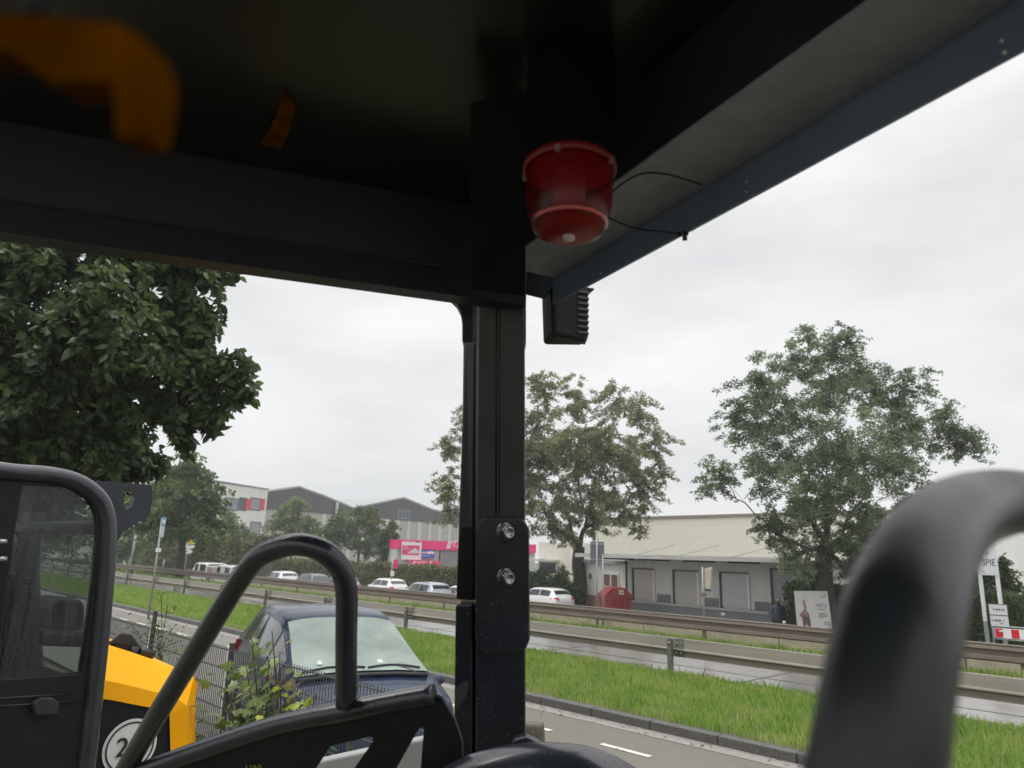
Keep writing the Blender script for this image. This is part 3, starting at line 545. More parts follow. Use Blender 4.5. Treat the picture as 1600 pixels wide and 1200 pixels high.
tree('willow_tree', 'broad rounded light green tree directly behind the black pillar, its trunk rising from the hedge', (*at_d(906, 930, D)[:2], LZ), (905, 855, D), .48, bl, 95000, .185, M_lwillow, clump=.3, ncl=10, droop=.35, aspect=.42, lr=.42)
# big dark tree near at the left
D = 9.5
bl = [(-60,420,110,D),(40,400,95,D-.5),(140,395,80,D),(230,400,70,D),(310,420,50,D),(345,425,26,D+.5),(-40,560,120,D-1),(80,520,100,D-1),(180,500,85,D-1),(265,490,60,D),(310,500,38,D),(90,630,95,D),(200,590,85,D-.5),(290,590,55,D),(345,570,34,D),(385,575,18,D),(385,612,20,D),(340,625,35,D),(270,650,55,D),(160,680,70,D),(40,700,80,D),(210,710,45,D+1),(330,660,26,D),(-60,680,90,D),(305,545,40,D),(120,740,45,D+1),(180,735,40,D+1),(240,725,24,D+1.2),(60,740,50,D+1),(0,780,60,D+1),(80,800,40,D+1.5)]
tree('broadleaf_tree', 'dark large-leaved tree filling the upper left under the roof', (*at_d(45, 1100, 11.)[:2], -.05), (35, 850, 11.), .2, bl, 40000, .135, M_lnear, clump=.34, ncl=10, droop=.9, aspect=.55, lr=.25, ovate=True)
# second rank at the left
D = 52
tree('broadleaf_tree', 'dense rounded green tree beside the white office building', (*at_d(285, 880, D)[:2], LZ), (285, 850, D), .3, [(250,770,50,D),(290,745,34,D),(320,775,34,D),(280,800,55,D-1),(335,790,20,D),(240,820,40,D),(320,820,34,D),(210,790,36,D),(300,730,20,D)], 26000, .26, M_lmid, clump=.4, aspect=.6)
D = 70
tree('broadleaf_tree', 'leafy dark green tree under the black bracket at the far left', (*at_d(208, 880, D)[:2], LZ), (208, 860, D), .25, [(205,842,24,D),(195,860,20,D),(222,850,16,D),(150,850,60,D),(80,840,60,D),(60,790,60,D)], 12000, .3, M_lmid, clump=.45, aspect=.6)
def small_tree(label, px, pyb, D, bl, n, lm, size=.3): tree('young_tree', label, (*at_d(px, 890, D)[:2], LZ), (px, pyb, D), .16, bl, n, size, lm, group='young trees before the hall', clump=.45, ncl=8, aspect=.6)
small_tree('pale olive young tree in front of the lower windows of the office building', 365, 845, 80, [(355,825,22,80),(378,838,18,80),(340,845,22,80),(395,850,12,80),(362,810,12,80)], 5000, M_lolive)
small_tree('pale green young tree before the left dark gable', 455, 838, 90, [(440,805,20,90),(462,800,22,90),(480,822,18,90),(430,825,18,90),(455,830,26,90),(495,835,12,90)], 8000, M_lolive)
small_tree('wide green young tree before the middle of the hall', 560, 855, 85, [(530,825,24,85),(560,815,20,85),(580,805,14,85),(585,832,22,85),(545,845,26,85),(515,835,14,85),(575,855,20,85)], 9000, M_lmid)
small_tree('darker narrow young tree just left of the magenta shop', 608, 858, 82, [(610,830,14,82),(600,850,18,82),(618,855,14,82),(608,870,18,82)], 5000, M_lhedgeg)
def hedge(name, label, a, c, z0, z1, dep, n, size, lm, wav=.12):
    a = np.array(a[:2]); c = np.array(c[:2]); d = c-a; Ln = np.linalg.norm(d); t = thing(name, label, 'hedge', (a[0], a[1], 0), math.atan2(d[1], d[0]))
    b = MB(); nx = max(6, int(Ln/1.2)); vs = []; fs = []
    for i in range(nx+1):
        zt = z1 - .15 + wav*math.sin(i*1.7)*math.cos(i*.6); u = Ln*i/nx; vs += [(u, .2, z0), (u, .15, zt), (u, dep-.15, zt), (u, dep-.2, z0)]
    for i in range(nx): o = i*4; fs += [(o,o+4,o+5,o+1),(o+1,o+5,o+6,o+2),(o+2,o+6,o+7,o+3)]
    fs += [(0,1,2,3),(nx*4+3,nx*4+2,nx*4+1,nx*4)]; b.add(vs, fs); b.build('branches', M_soil, t)
    u = RNG.uniform(-.1, Ln+.1, n); v = RNG.random(n); w = RNG.random(n); pick = RNG.random(n)
    zt = z1 + wav*np.sin(u/1.2*1.7)*np.cos(u/1.2*.6) + .5*wav*np.sin(u*3.1)
    y = np.where(pick < .6, RNG.normal(.08, .1, n), v*dep); z = np.where(pick < .6, z0 + (zt-z0)*w, zt + RNG.normal(0, .08, n))
    p = np.stack([u, y, z], 1); cl = np.concatenate([p, np.full((n, 1), .01)], 1)
    ax = RNG.normal(size=(n, 3)); ax /= np.linalg.norm(ax, axis=1)[:, None]; sd = np.cross(ax, RNG.normal(size=(n, 3))); sd /= np.linalg.norm(sd, axis=1)[:, None]
    s = size*RNG.uniform(.6, 1.4, n)[:, None]
    vv = np.stack([p-ax*s*.5, p+sd*s*.3, p+ax*s*.5, p-sd*s*.3], 1).reshape(-1, 3); np_mesh('foliage', vv, np.arange(n*4).reshape(n, 4), lm, t); return t
pa = at_y(330, 880, 37.5); pb = at_y(725, 880, 37.5)
hedge('hedge', 'long trimmed brownish hedge behind the row of parked cars', (pa[0], 37.5), (pb[0]+6, 37.5), LZ, 1.05, 1.4, 34000, .2, M_lhedge)
hb = at_d(300, 880, 95); hc = at_d(430, 880, 80)
hedge('hedge', 'tall brown-green hedge in front of the office building', at_d(225, 880, 78), at_d(400, 880, 66), LZ, 3.0, 2, 16000, .3, M_lhedge, .3)
tree('shrub', 'rounded dense green shrub at the end of the hedge, beside the white hatchback', (*at_d(865, 940, 46)[:2], LZ), (865, 925, 46), .1, [(840,915,24,46),(870,918,28,46),(898,925,20,45.5),(825,925,24,46),(845,905,16,46),(880,905,16,46),(825,905,14,46),(855,935,28,45.5),(890,940,22,45.5),(905,938,12,45.5)], 14000, .16, M_lhedgeg, 'shrub', clump=.5, ncl=10, aspect=.6)
hedge('hedge', 'dark green hedge behind the white poster', at_d(1228, 950, 30.5), at_d(1420, 950, 26.5), LZ, 1.25, 1.3, 16000, .12, M_lhedgeg)
hedge('hedge', 'clipped dark green hedge behind the tall sign at the right', at_d(1440, 950, 28), at_d(1700, 950, 23.5), LZ, 1.25, 1.5, 26000, .1, M_lhedgeg)
tree('conifer', 'pointed conifer behind the hedge at the right edge', (*at_d(1570, 950, 28)[:2], LZ), (1570, 930, 28), .1, [(1568,880,10,28),(1570,900,18,28),(1572,920,24,28),(1540,905,16,28),(1530,925,22,28),(1505,915,22,28)], 9000, .12, M_lhedgeg, 'conifer', clump=.5, ncl=9)
hedge('hedge', 'low bright green hedge at the far left beyond the road', at_d(160, 880, 92), at_d(232, 880, 84), LZ, 1.3, 2, 5000, .35, M_lolive)
# dense far backdrop wood
b = thing('distant_wood', 'dark mass of distant trees beyond the road at the far left', 'wood'); 
cl = []
for i in range(60):
    p = at_d(random.uniform(-500, 330), 860, random.uniform(125, 150)); cl.append((p[0], p[1], LZ+random.uniform(2, 9), random.uniform(2.5, 4.5)))
bpy.data.objects.remove(b); tag(leaves('distant_wood', cl, 26000, .8, M_lmid, None, .7), 'dark mass of distant trees beyond the road at the far left', 'wood', kind='stuff')
# ------------------------------------------------------------------ cars
M_tyre = mat('tyre_rubber', (.015, .015, .016), .8); M_rim = mat('alloy_rim', (.35, .35, .36), .35, metal=.8)
M_tail = mat('red_tail_lens', (.55, .02, .03), .25, coat=.5); M_glassdark = mat('tinted_car_glass', (.02, .025, .028), .06, coat=.3)
M_lamp = mat('clear_headlamp', (.6, .62, .64), .15, coat=.8); M_plate = mat('number_plate', (.7, .7, .68), .5); M_trim = mat('black_car_trim', (.02, .02, .022), .5)
def paint(name, col, r=.22): return mat(name, col, r, coat=.6)
# stations: x, z_bottom, half width, z_belt, half width top, z_top
HATCH = [(-2.05,.42,.66,.72,.6,.76),(-1.98,.28,.78,.86,.62,.92),(-1.85,.24,.83,.95,.60,1.10),(-1.55,.2,.86,.96,.58,1.38),(-1.2,.2,.87,.96,.60,1.455),(-.5,.2,.88,.95,.62,1.48),(.2,.2,.88,.93,.62,1.46),(.5,.2,.88,.92,.62,1.40),(1.05,.2,.87,.90,.66,1.05),(1.2,.2,.86,.88,.70,.98),(1.7,.22,.82,.80,.66,.88),(2.0,.26,.74,.70,.58,.74),(2.1,.36,.6,.55,.48,.58)]
SUV = [(-2.2,.5,.70,.8,.62,.86),(-2.12,.35,.84,.98,.66,1.04),(-2.0,.28,.88,1.02,.62,1.25),(-1.75,.26,.9,1.03,.60,1.5),(-1.3,.25,.91,1.02,.63,1.58),(-.4,.25,.92,1.0,.65,1.6),(.2,.25,.92,.99,.65,1.57),(.5,.25,.91,.98,.64,1.48),(1.1,.25,.9,.96,.70,1.12),(1.3,.25,.9,.95,.74,1.06),(1.85,.28,.86,.88,.70,.97),(2.15,.32,.78,.76,.62,.80),(2.25,.42,.62,.6,.5,.64)]
VAN = [(-2.4,.4,.80,.9,.76,1.0),(-2.38,.35,.92,1.1,.82,1.75),(-2.25,.3,.94,1.12,.84,1.9),(-1.2,.3,.95,1.12,.85,1.94),(.3,.3,.95,1.1,.85,1.94),(.9,.3,.95,1.08,.82,1.86),(1.55,.3,.94,1.05,.80,1.28),(1.75,.3,.93,1.04,.80,1.18),(2.25,.32,.86,.9,.72,.98),(2.4,.4,.7,.7,.6,.74)]
MPV = [(-2.15,.45,.70,.8,.64,.85),(-2.08,.3,.84,.98,.66,1.05),(-1.98,.25,.87,.99,.62,1.28),(-1.7,.22,.88,.98,.61,1.43),(-1.1,.22,.89,.96,.63,1.49),(-.4,.22,.89,.93,.64,1.505),(.0,.22,.89,.91,.62,1.47),(.18,.22,.89,.90,.60,1.44),(1.28,.22,.88,.85,.72,.935),(1.42,.22,.87,.83,.72,.89),(1.75,.24,.83,.77,.66,.82),(2.0,.28,.75,.64,.58,.68),(2.1,.38,.6,.48,.48,.53)]
def ring(s):
    x, zb, w, zl, wt, zt = s; g_ = (.95*w - wt)
    return [(0,zb),(w*.88,zb),(w*.97,zb+.1),(w,zb+(zl-zb)*.45),(w*.992,zl-.13),(w*.955,zl-.02),(w*.95-g_*.05,zl+(zt-zl)*.08),(wt+g_*.12,zt-(zt-zl)*.16),(wt,zt-(zt-zl)*.05),(wt*.9,zt),(wt*.5,zt+.022),(0,zt+.028)]
def interp(P, x):
    P = sorted(P); xs = [p[0] for p in P]; return tuple([x] + [float(np.interp(x, xs, [p[j] for p in P])) for j in range(1, 6)])
def car(label, P, col, loc, yaw, front=False, antenna=False, glass=None, group='cars parked in the lot', cat='car', name='parked_car', side=((-1.45,-.55),(-.48,.7)), wind=(.5,1.08), back=(-1.83,-1.58), detail=False, z=None, tail=(.80,.95), paintm=None, rail=False, segs=4):
    P = sorted(P); t = thing(name, label, cat, loc, yaw, group); xs = []
    for a, c in zip(P[:-1], P[1:]): xs += [a[0]+(c[0]-a[0])*k/segs for k in range(segs)]
    xs.append(P[-1][0]); st = [interp(P, x) for x in xs]
    # soften the piecewise profile
    arr = np.array(st); sm = arr.copy()
    for _ in range(3 if segs > 2 else 1): sm[1:-1, 1:] = .25*sm[:-2, 1:] + .5*sm[1:-1, 1:] + .25*sm[2:, 1:]
    st = [tuple(r) for r in sm]
    vs = []; fs = []; n = 12
    for s_ in st:
        rg = ring(s_); vs += [(s_[0], y, z_) for y, z_ in rg] + [(s_[0], -y, z_) for y, z_ in rg[-2:0:-1]]
    m = 22
    for i in range(len(st)-1):
        for k in range(m): fs.append((i*m+k, i*m+(k+1) % m, (i+1)*m+(k+1) % m, (i+1)*m+k))
    fs += [tuple(range(m-1, -1, -1)), tuple((len(st)-1)*m+k for k in range(m))]
    pm = paintm or paint('paint_'+str(col), col)
    b = MB(); b.add(vs, fs, True); body = b.build('body', pm, t)
    def S_(x): 
        return tuple([x]+[float(np.interp(x, sm[:,0], sm[:,j])) for j in range(1,6)])
    gl = glass or M_glassdark
    def side_pt(x, v, sg, off=.006):
        s_ = S_(x); rg = ring(s_); a, c = rg[6], rg[8]; y = a[0]+(c[0]-a[0])*v; z_ = a[1]+(c[1]-a[1])*v; mid = rg[7]
        if v < .9: y = a[0]+(mid[0]-a[0])*v/.9; z_ = a[1]+(mid[1]-a[1])*v/.9
        return (x, sg*(y+off), z_+off*.3)
    for sg in (-1, 1):
        for j, (x0, x1) in enumerate(side):
            b = MB(); vs = []; xx = np.linspace(x0, x1, 6)
            for x in xx: vs += [side_pt(x, .1, sg), side_pt(x, .88, sg)]
            b.add(vs, [(2*i, 2*i+2, 2*i+3, 2*i+1) for i in range(5)], True); b.build('side_window', gl if not detail else M_glassdark, t)
    def top_panel(x0, x1, fr, name, mt, off=.006, nx=6):
        vs = []; ny = 9
        for x in np.linspace(x0, x1, nx):
            s_ = S_(x); rg = ring(s_); yy = [q[0] for q in rg[8:]]; zz = [q[1] for q in rg[8:]]
            for f_ in np.linspace(-fr, fr, ny):
                y = f_*s_[4]*.98; z_ = float(np.interp(abs(y), yy[::-1], zz[::-1])); vs.append((x, y, z_+off))
        b = MB(); b.add(vs, [(i*ny+j, i*ny+j+1, (i+1)*ny+j+1, (i+1)*ny+j) for i in range(nx-1) for j in range(ny-1)], True); return b.build(name, mt, t)
    top_panel(wind[0], wind[1], 1.0, 'windscreen', gl, .018)
    top_panel(back[0], back[1], .95, 'rear_window', gl if not detail else M_glassdark, .01)
    for sg in (-1, 1):
        for x in (P[0][0]+.75, P[-1][0]-.8):
            w_ = S_(x)[2]; y = sg*(w_-.1); ty = MB(); ty.lathe([(.2,-.1),(.3,-.105),(.315,-.08),(.315,.08),(.3,.105),(.2,.1)], (x, y, .31), 20, 'y')
            wh = ty.build('wheel', M_tyre, t); rm = MB(); rm.lathe([(0,sg*.085),(.05,sg*.09),(.19,sg*.07),(.21,sg*.1)], (x, y, .31), 20, 'y'); rm.build('rim', M_rim, wh)
            if not (x > 0 and False):
                ar = MB(); ar.lathe([(0,sg*.113),(.36,sg*.113),(.37,sg*.09)], (x, sg*(w_-.115), .33), 20, 'y')
                ar.build('wheel_arch', M_trim, t)
        tb_ = MB(); x = P[0][0]; s0 = list(S_(x+.3)); s0[2] += .0; s0[3] += .0
        zt0_, zt1_ = s0[3]-.13, s0[3]+.03
        tb_.hexa([(x+.03,sg*(s0[2]-.34),zt0_),(x+.36,sg*(s0[2]+.02),zt0_),(x+.4,sg*(s0[2]-.1),zt0_),(x+.2,sg*(s0[2]-.34),zt0_)], [(x+.05,sg*(s0[2]-.34),zt1_),(x+.4,sg*(s0[2]-.0),zt1_),(x+.4,sg*(s0[2]-.12),zt1_),(x+.2,sg*(s0[2]-.34),zt1_)])
        tb_.hexa([(x-.03,sg*(s0[2]-.33),zt0_),(x+.12,sg*(s0[2]-.06),zt0_),(x+.3,sg*(s0[2]-.1),zt0_),(x+.2,sg*(s0[2]-.34),zt0_)], [(x-.01,sg*(s0[2]-.33),zt1_),(x+.14,sg*(s0[2]-.08),zt1_),(x+.3,sg*(s0[2]-.12),zt1_),(x+.2,sg*(s0[2]-.34),zt1_)])
        tb_.build('tail_light', M_tail, t)
        mr = MB(); xm = wind[1]-.25; sm_ = S_(xm); mr.lathe([(0,-.1),(.06,-.08),(.075,0),(.06,.07),(0,.09)], (0,0,0), 10, 'x'); mo = mr.build('mirror', pm, t); mo.location = (xm, sg*(sm_[2]+(.02 if detail else .1)), sm_[3]+(-.02 if detail else .06)); mo.scale = (.6, 1.3, .8)
        hl = MB(); x = P[-1][0]; s0 = S_(x-.15); hl.hexa([(x-.04,sg*(s0[2]-.35),s0[3]-.16),(x-.34,sg*(s0[2]+.045),s0[3]-.12),(x-.34,sg*(s0[2]-.1),s0[3]-.12),(x-.15,sg*(s0[2]-.35),s0[3]-.16)], [(x-.1,sg*(s0[2]-.35),s0[3]-.02),(x-.4,sg*(s0[2]+.02),s0[3]+.02),(x-.4,sg*(s0[2]-.1),s0[3]+.02),(x-.2,sg*(s0[2]-.35),s0[3]-.02)]); hl.build('headlight', M_lamp, t)
    x = P[0][0]; MB().bb(x-.015, x+.2, -.26, .26, .55, .66).build('number_plate', M_plate, t)
    if rail:
        for sg in (-1, 1):
            b = MB(); b.tube([(-1.5, sg*.58, S_(-1.5)[5]+.0), (-1.3, sg*.58, S_(-1.3)[5]+.04), (.0, sg*.6, S_(0)[5]+.04), (.2, sg*.6, S_(.2)[5]+.0)], .015, 6); b.build('roof_rail', M_trim, t)
    return t, S_, ring
def lot_car(px, pyr, roofz, P, col, label, yaw=R(176), **k):
    p = at_z(px, pyr, LZ+roofz); p[2] = LZ; kw = dict(k); return car(label, P, col, p, yaw, **kw)
SV = dict(side=((-1.6,-.6),(-.52,.75)), wind=(.55,1.15), back=(-2.0,-1.78)); VN = dict(side=((-.1,.8),), wind=(.95,1.55), back=(-2.37,-2.3), cat='van')
lot_car(326, 879, 1.94, VAN, (.7,.7,.7), 'white panel van at the left end of the row, beyond the guardrail', name='parked_van', **{**VN, 'side': ((-2.1,-.6),(-.1,.8))})
lot_car(362, 883, 1.94, VAN, (.62,.63,.64), 'white van partly hidden by the black hoop, second in the row', name='parked_van', **{**VN, 'side': ((-2.1,-1.1),(-.1,.8))})
lot_car(440, 892, 1.6, SUV, (.66,.66,.66), 'white car directly under the top of the black hoop, left one of two', R(172), rail=True, **SV)
lot_car(486, 896, 1.6, SUV, (.05,.055,.065), 'dark grey car under the top of the black hoop', R(172), rail=True, **SV)
lot_car(533, 900, 1.48, HATCH, (.3,.32,.34), 'grey car half hidden behind the upright of the hoop', R(172))
lot_car(605, 903, 1.5, HATCH, (.72,.72,.7), 'white hatchback with a tall roof between the hoop and the pillar', R(172))
lot_car(665, 909, 1.6, SUV, (.33,.37,.42), 'silver blue estate car, nearest to the left of the pillar', R(172), rail=True, **SV)
lot_car(725, 915, 1.48, HATCH, (.74,.74,.73), 'white car whose bonnet shows at the left edge of the pillar', R(170))
lot_car(850, 917, 1.5, HATCH, (.76,.76,.76), 'white hatchback right of the pillar in front of the green shrub', R(172))
# near dark blue car
M_bluep = mat('wet_dark_blue_paint', (.017, .028, .06), .2, drops=34., spec=.35)
M_palescreen = mat('pale_green_windscreen', (.15, .19, .165), .34, col2=(.29, .35, .315), vscale=1.7, spec=.3, bump=.12, bscale=120, stretch=(1,1,.6))  # opaque mottled pale green base colour in place of clear glass
yawn = R(-17)
wc = np.array([-6.72, 4.43]); off = np.array([math.cos(yawn), math.sin(yawn)])*1.12
nc, S_, rg_ = car('dark blue car covered in raindrops with a pale green windscreen, parked behind the mesh fence', MPV, None, (*(wc-off), 0), yawn, glass=M_palescreen, group=None, paintm=M_bluep, detail=True, side=((-1.5,-.62),(-.52,.2),(.28,.86)), wind=(.18,1.28), back=(-1.96,-1.72), segs=6)
b = MB(); b.bb(1.16, 1.24, -.7, .7, .985, .992)
b = MB(); vs = []
for y in np.linspace(-.68, .68, 12):
    s_ = S_(1.3); zz = float(np.interp(abs(y), [q[0] for q in rg_(s_)[8:]][::-1], [q[1] for q in rg_(s_)[8:]][::-1])); vs.append((1.31, y, zz+.012))
b.tube(vs, .022, 6); b.build('windscreen_cowl', M_trim, nc)
for y0, y1 in ((-.62, .02), (.05, .62)):
    b = MB(); pts = []
    for f_ in np.linspace(0, 1, 6):
        y = y0+(y1-y0)*f_; x = 1.24 - .05*math.sin(f_*3); s_ = S_(x); zz = float(np.interp(abs(y), [q[0] for q in rg_(s_)[8:]][::-1], [q[1] for q in rg_(s_)[8:]][::-1])); pts.append((x, y, zz+.03))
    b.tube(pts, .011, 6); b.tube([(1.33, y1, S_(1.33)[5]+.03), pts[3]], .012, 6); b.build('wiper', M_trim, nc)
b = MB(); b.tube([(.1, .05, 1.5), (-.28, .05, 1.86)], .004, 5); b.build('antenna', M_trim, nc)
b = MB()
for y, w_, x0 in ((-.45, .06, 1.12), (-.22, .2, 1.1), (.18, .07, 1.13)):
    for_z = lambda x: S_(x)[5]+.045
    b = MB(); b.prism([(x0, y, for_z(x0)), (x0, y+w_, for_z(x0)), (x0-.07, y+w_*.9, for_z(x0-.07)), (x0-.07, y+.02, for_z(x0-.07))], (0, 0, .003))
    b.build('paper', mat('pale_paper', (.5, .58, .52), .6), nc)
# ------------------------------------------------------------------ signs, poster, skip, person, barrier
def faced(name, label, cat, p, turn=0., group=None): return thing(name, label, cat, p, yaw_to(p) + turn, group)
def sc(d): return d / F
# grey backed road sign on twin posts
p = at_y(933, 950, 20.35); D = float((p-CAM)@FW); p[2] = 0.06
t = faced('road_sign', 'back of a dark grey road sign on two galvanised posts, left of the red skip', 'road sign', p)
u = D/F
for dx in (-.5, 9): MB().tube([(dx*u, .03, -.1), (dx*u, .03, at_y(933, 838 if dx < 0 else 868, 20.35)[2])], .03, 10).build('post', M_galv, t)
za, zb = at_y(933, 882, 20.35)[2], at_y(933, 849, 20.35)[2]
MB().bb(-11*u, -1.2*u, .06, .075, za, zb).bb(.4*u, 11*u, .06, .075, za+.05, zb).build('sign_panel', mat('sign_back_grey', (.13,.14,.16), .5, var=.1, vscale=6), t)
MB().bb(-11*u, 11*u, .04, .06, zb-.1, zb-.05).bb(-11*u, 11*u, .04, .06, za+.1, za+.14).build('clamp_bar', M_galv, t)
# boxed sign seen nearly edge-on
p = at_y(1101, 990, 20.35); D = float((p-CAM)@FW); p[2] = .06; u = D/F
t = faced('road_sign', 'weathered cream box sign seen nearly edge on, on a thin post before the dock doors', 'road sign', p)
zz = lambda y: at_y(1101, y, 20.35)[2]
MB().tube([(0,0,-.1),(0,0,zz(889))], .028, 10).build('post', M_galv, t)
b = MB(); b.hexa([(3*u,-.1,zz(923)),(11*u,-.1,zz(924)),(13*u,.5,zz(924)),(5*u,.5,zz(923))], [(3*u,-.1,zz(892)),(14*u,-.1,zz(889)),(16*u,.5,zz(889)),(5*u,.5,zz(892))]); b.build('sign_box', mat('aged_cream_plastic', (.5,.46,.36), .5, col2=(.33,.3,.24), vscale=5), t, bevel=.02)
MB().bb(2*u, 12*u, -.15, .5, zz(926.5), zz(924)).build('bracket', M_slate, t); MB().bb(-.09, .09, -.06, -.02, zz(935), zz(930)).build('small_plate', mat('rust_plate', (.2,.12,.08), .7), t)
# no stopping sign
D = 34.; p = at_d(1186, 970, D); p[2] = LZ; u = D/F; t = faced('no_stopping_sign', 'round faded purple-blue no stopping sign with red ring before the dock', 'road sign', p)
zc = at_d(1186, 943, D)[2]; MB().tube([(0,.03,0-.1),(0,.03,zc-LZ+.2)], .025, 8).build('post', M_galv, t)
MB().lathe([(0,-.01),(5.6*u,-.01),(5.6*u,.01),(0,.01)], (0,0,zc-LZ), 28, 'y', False).build('sign_disc', mat('faded_red', (.45,.1,.16), .5), t)
d2 = MB().lathe([(0,-.02),(4.4*u,-.02),(4.4*u,-.011),(0,-.011)], (0,0,zc-LZ), 28, 'y', False).build('sign_face', mat('faded_blue_violet', (.12,.05,.25), .5), t)
MB().prism([(-3.2*u,-.022,zc-LZ+3*u),(-2.6*u,-.022,zc-LZ+3.5*u),(3.3*u,-.022,zc-LZ-3*u),(2.7*u,-.022,zc-LZ-3.5*u)], (0,-.004,0)).build('red_bar', MATS['faded_red'], t)
# poster board
D = 28.; p = at_d(1273, 990, D); p[2] = LZ; u = D/F; t = faced('poster_board', 'white poster board with a figure raising an arm, standing behind the guardrail', 'poster', p, .08)
def PB(px, py): return ((px-1273)*u, at_d(1273, py, D)[2]-LZ)
def PP(b, pts, y, th): b.prism([(PB(*q)[0], y, PB(*q)[1]) for q in pts], (0, th, 0))
b = MB(); PP(b, [(1248.5,996),(1300.5,998),(1295.5,923.5),(1246.5,925)], 0, .03); b.build('board', mat('wet_banner', (.62,.62,.6), .45, var=.08, vscale=2, bump=.6, bscale=4), t)
b = MB(); PP(b, [(1257,996),(1269.5,996),(1268,971),(1265.5,958),(1262,956),(1256,962),(1257,975)], -.006, .005); b.build('figure_coat', mat('figure_dark', (.12,.07,.09), .6), t)
b = MB(); PP(b, [(1252.5,962),(1254,966),(1259,964.5),(1264,956),(1260,953)], -.012, .005); PP(b, [(1259.5,954),(1262.5,954),(1263,948),(1261.5,945),(1262,940.5),(1260,938),(1258.8,940.5),(1259,946),(1260,950)], -.018, .005); b.build('figure_skin', mat('figure_skin', (.3,.16,.13), .6), t)
b = MB(); PP(b, [(1261,958),(1263.5,966),(1264.5,965),(1263,957)], -.02, .005); PP(b, [(1260,990),(1266,990),(1265,980),(1261,974)], -.02, .004); b.build('figure_shirt', mat('figure_pink', (.5,.32,.36), .6), t)
a = PB(1285, 946.5); text('headline', 'NETZ', 7.2*u, mat('teal_print', (.03,.24,.29), .5), t, (a[0], -.006, a[1]), sx=.9)
b = MB()
for y_, x0, x1 in ((952.8,1279,1291),(958.8,1280.5,1291),(961,1280.5,1294),(963.3,1280.5,1294),(965.6,1281,1288),(972,1287,1296),(975,1287,1297)): PP(b, [(x0,y_),(x1,y_),(x1,y_-1),(x0,y_-1)], -.005, .004)
b.build('small_print', mat('print_grey', (.12,.12,.14), .5), t)
b = MB(); PP(b, [(1291,928),(1293,928.6),(1292,930.4),(1291,930)], -.005, .004); PP(b, [(1290.6,948),(1290.6,948),(1290.6,948)], -.005, .004); b.build('logo_mark', M_red, t)
a = PB(1289.5, 932.5); text('logo_lettering', 'SPIE', 3.0*u, mat('violet_print', (.12,.06,.15), .5), t, (a[0], -.006, a[1]))
# tall sign with SPIE
D = 25.; p = at_d(1558, 1005, D); p[2] = LZ; u = D/F; t = faced('pylon_sign', 'tall white twin-post sign with violet lettering and two small direction panels, right edge', 'sign', p, -.22)
Z = lambda y: at_d(1548, y, D)[2]-LZ
for i, dx in enumerate((-12.5, 11)):
    MB().bb((dx-2.6)*u, (dx+2.6)*u, 0, .1, Z(972 if not i else 945), Z(835)).build('post', M_white, t)
    MB().bb((dx-2.8)*u, (dx+2.8)*u, -.005, .105, -.1, Z(972 if not i else 945)-.002).build('post_foot', M_galv, t)
MB().bb(-10*u, 13.6*u, -.04, -.002, Z(899), Z(833)).build('sign_panel', mat('sign_white', (.7,.71,.72), .4), t)
text('lettering', 'SPIE', 14.5*u, mat('navy_print', (.03,.02,.13), .5), t, (2.4*u, -.045, Z(879)), sx=.74)
b = MB(); b.prism([(2*u,-.043,Z(868)),(-.5*u,-.043,Z(862)),(3.4*u,-.043,Z(861))], (0,-.004,0)); b.build('red_arrow_mark', M_red, t)
b = MB(); b.bb(-7.8*u, -6.8*u, -.046, -.041, Z(894.5), Z(892)).bb(-6.5*u, -4.6*u, -.046, -.041, Z(895), Z(894)); b.build('small_mark', M_print, t)
for y0, y1, lb in ((960.5, 944.5, 'white direction panel, upper'), (977, 961.8, 'white direction panel, lower')):
    q = tag(MB().bb(-4.2*u, 20*u, -.1, -.06, Z(y0), Z(y1)).build('direction_panel', MATS['sign_white'], t), lb)
    f = MB(); f.bb(-5*u, 20.8*u, -.105, -.058, Z(y1)+.001, Z(y1-.9)).bb(-5*u, 20.8*u, -.105, -.058, Z(y0+.9), Z(y0)-.001).bb(-5*u, -4.22*u, -.105, -.058, Z(y0), Z(y1)).bb(20.02*u, 20.8*u, -.105, -.058, Z(y0), Z(y1)); f.build('panel_frame', M_slate, q)
    b = MB(); zc = Z((y0+y1)/2)
    rows = (((1,2.3),(3,3.6),(5,7.5),(8,8.6),(9,10.5),(11.5,12.5),(13.5,15),(15.6,16.4)),) if 'upper' in lb else (((-2.5,-1),(1,2),(2.4,4.6),(5,6),(6.4,8.4),(8.8,10),(12.5,13),(13.5,14)),)
    for row in rows:
        for a, c in row: b.bb(a*u, c*u, -.104, -.101, zc-1.3*u, zc+1.5*u)
    if 'lower' in lb: b.bb(8*u, 9.4*u, -.104, -.101, zc-5*u, zc-3.4*u).bb(9.8*u, 12*u, -.104, -.101, zc-5*u, zc-3.4*u)
    b.build('lettering', mat('print_dark', (.08,.08,.09), .5), q)
b = MB()
for y_ in (949, 954, 967, 972): b.bb(-13.4*u, -11.6*u, -.006, -.001, Z(y_+.8), Z(y_))
b.build('bolt_heads', M_red, t)
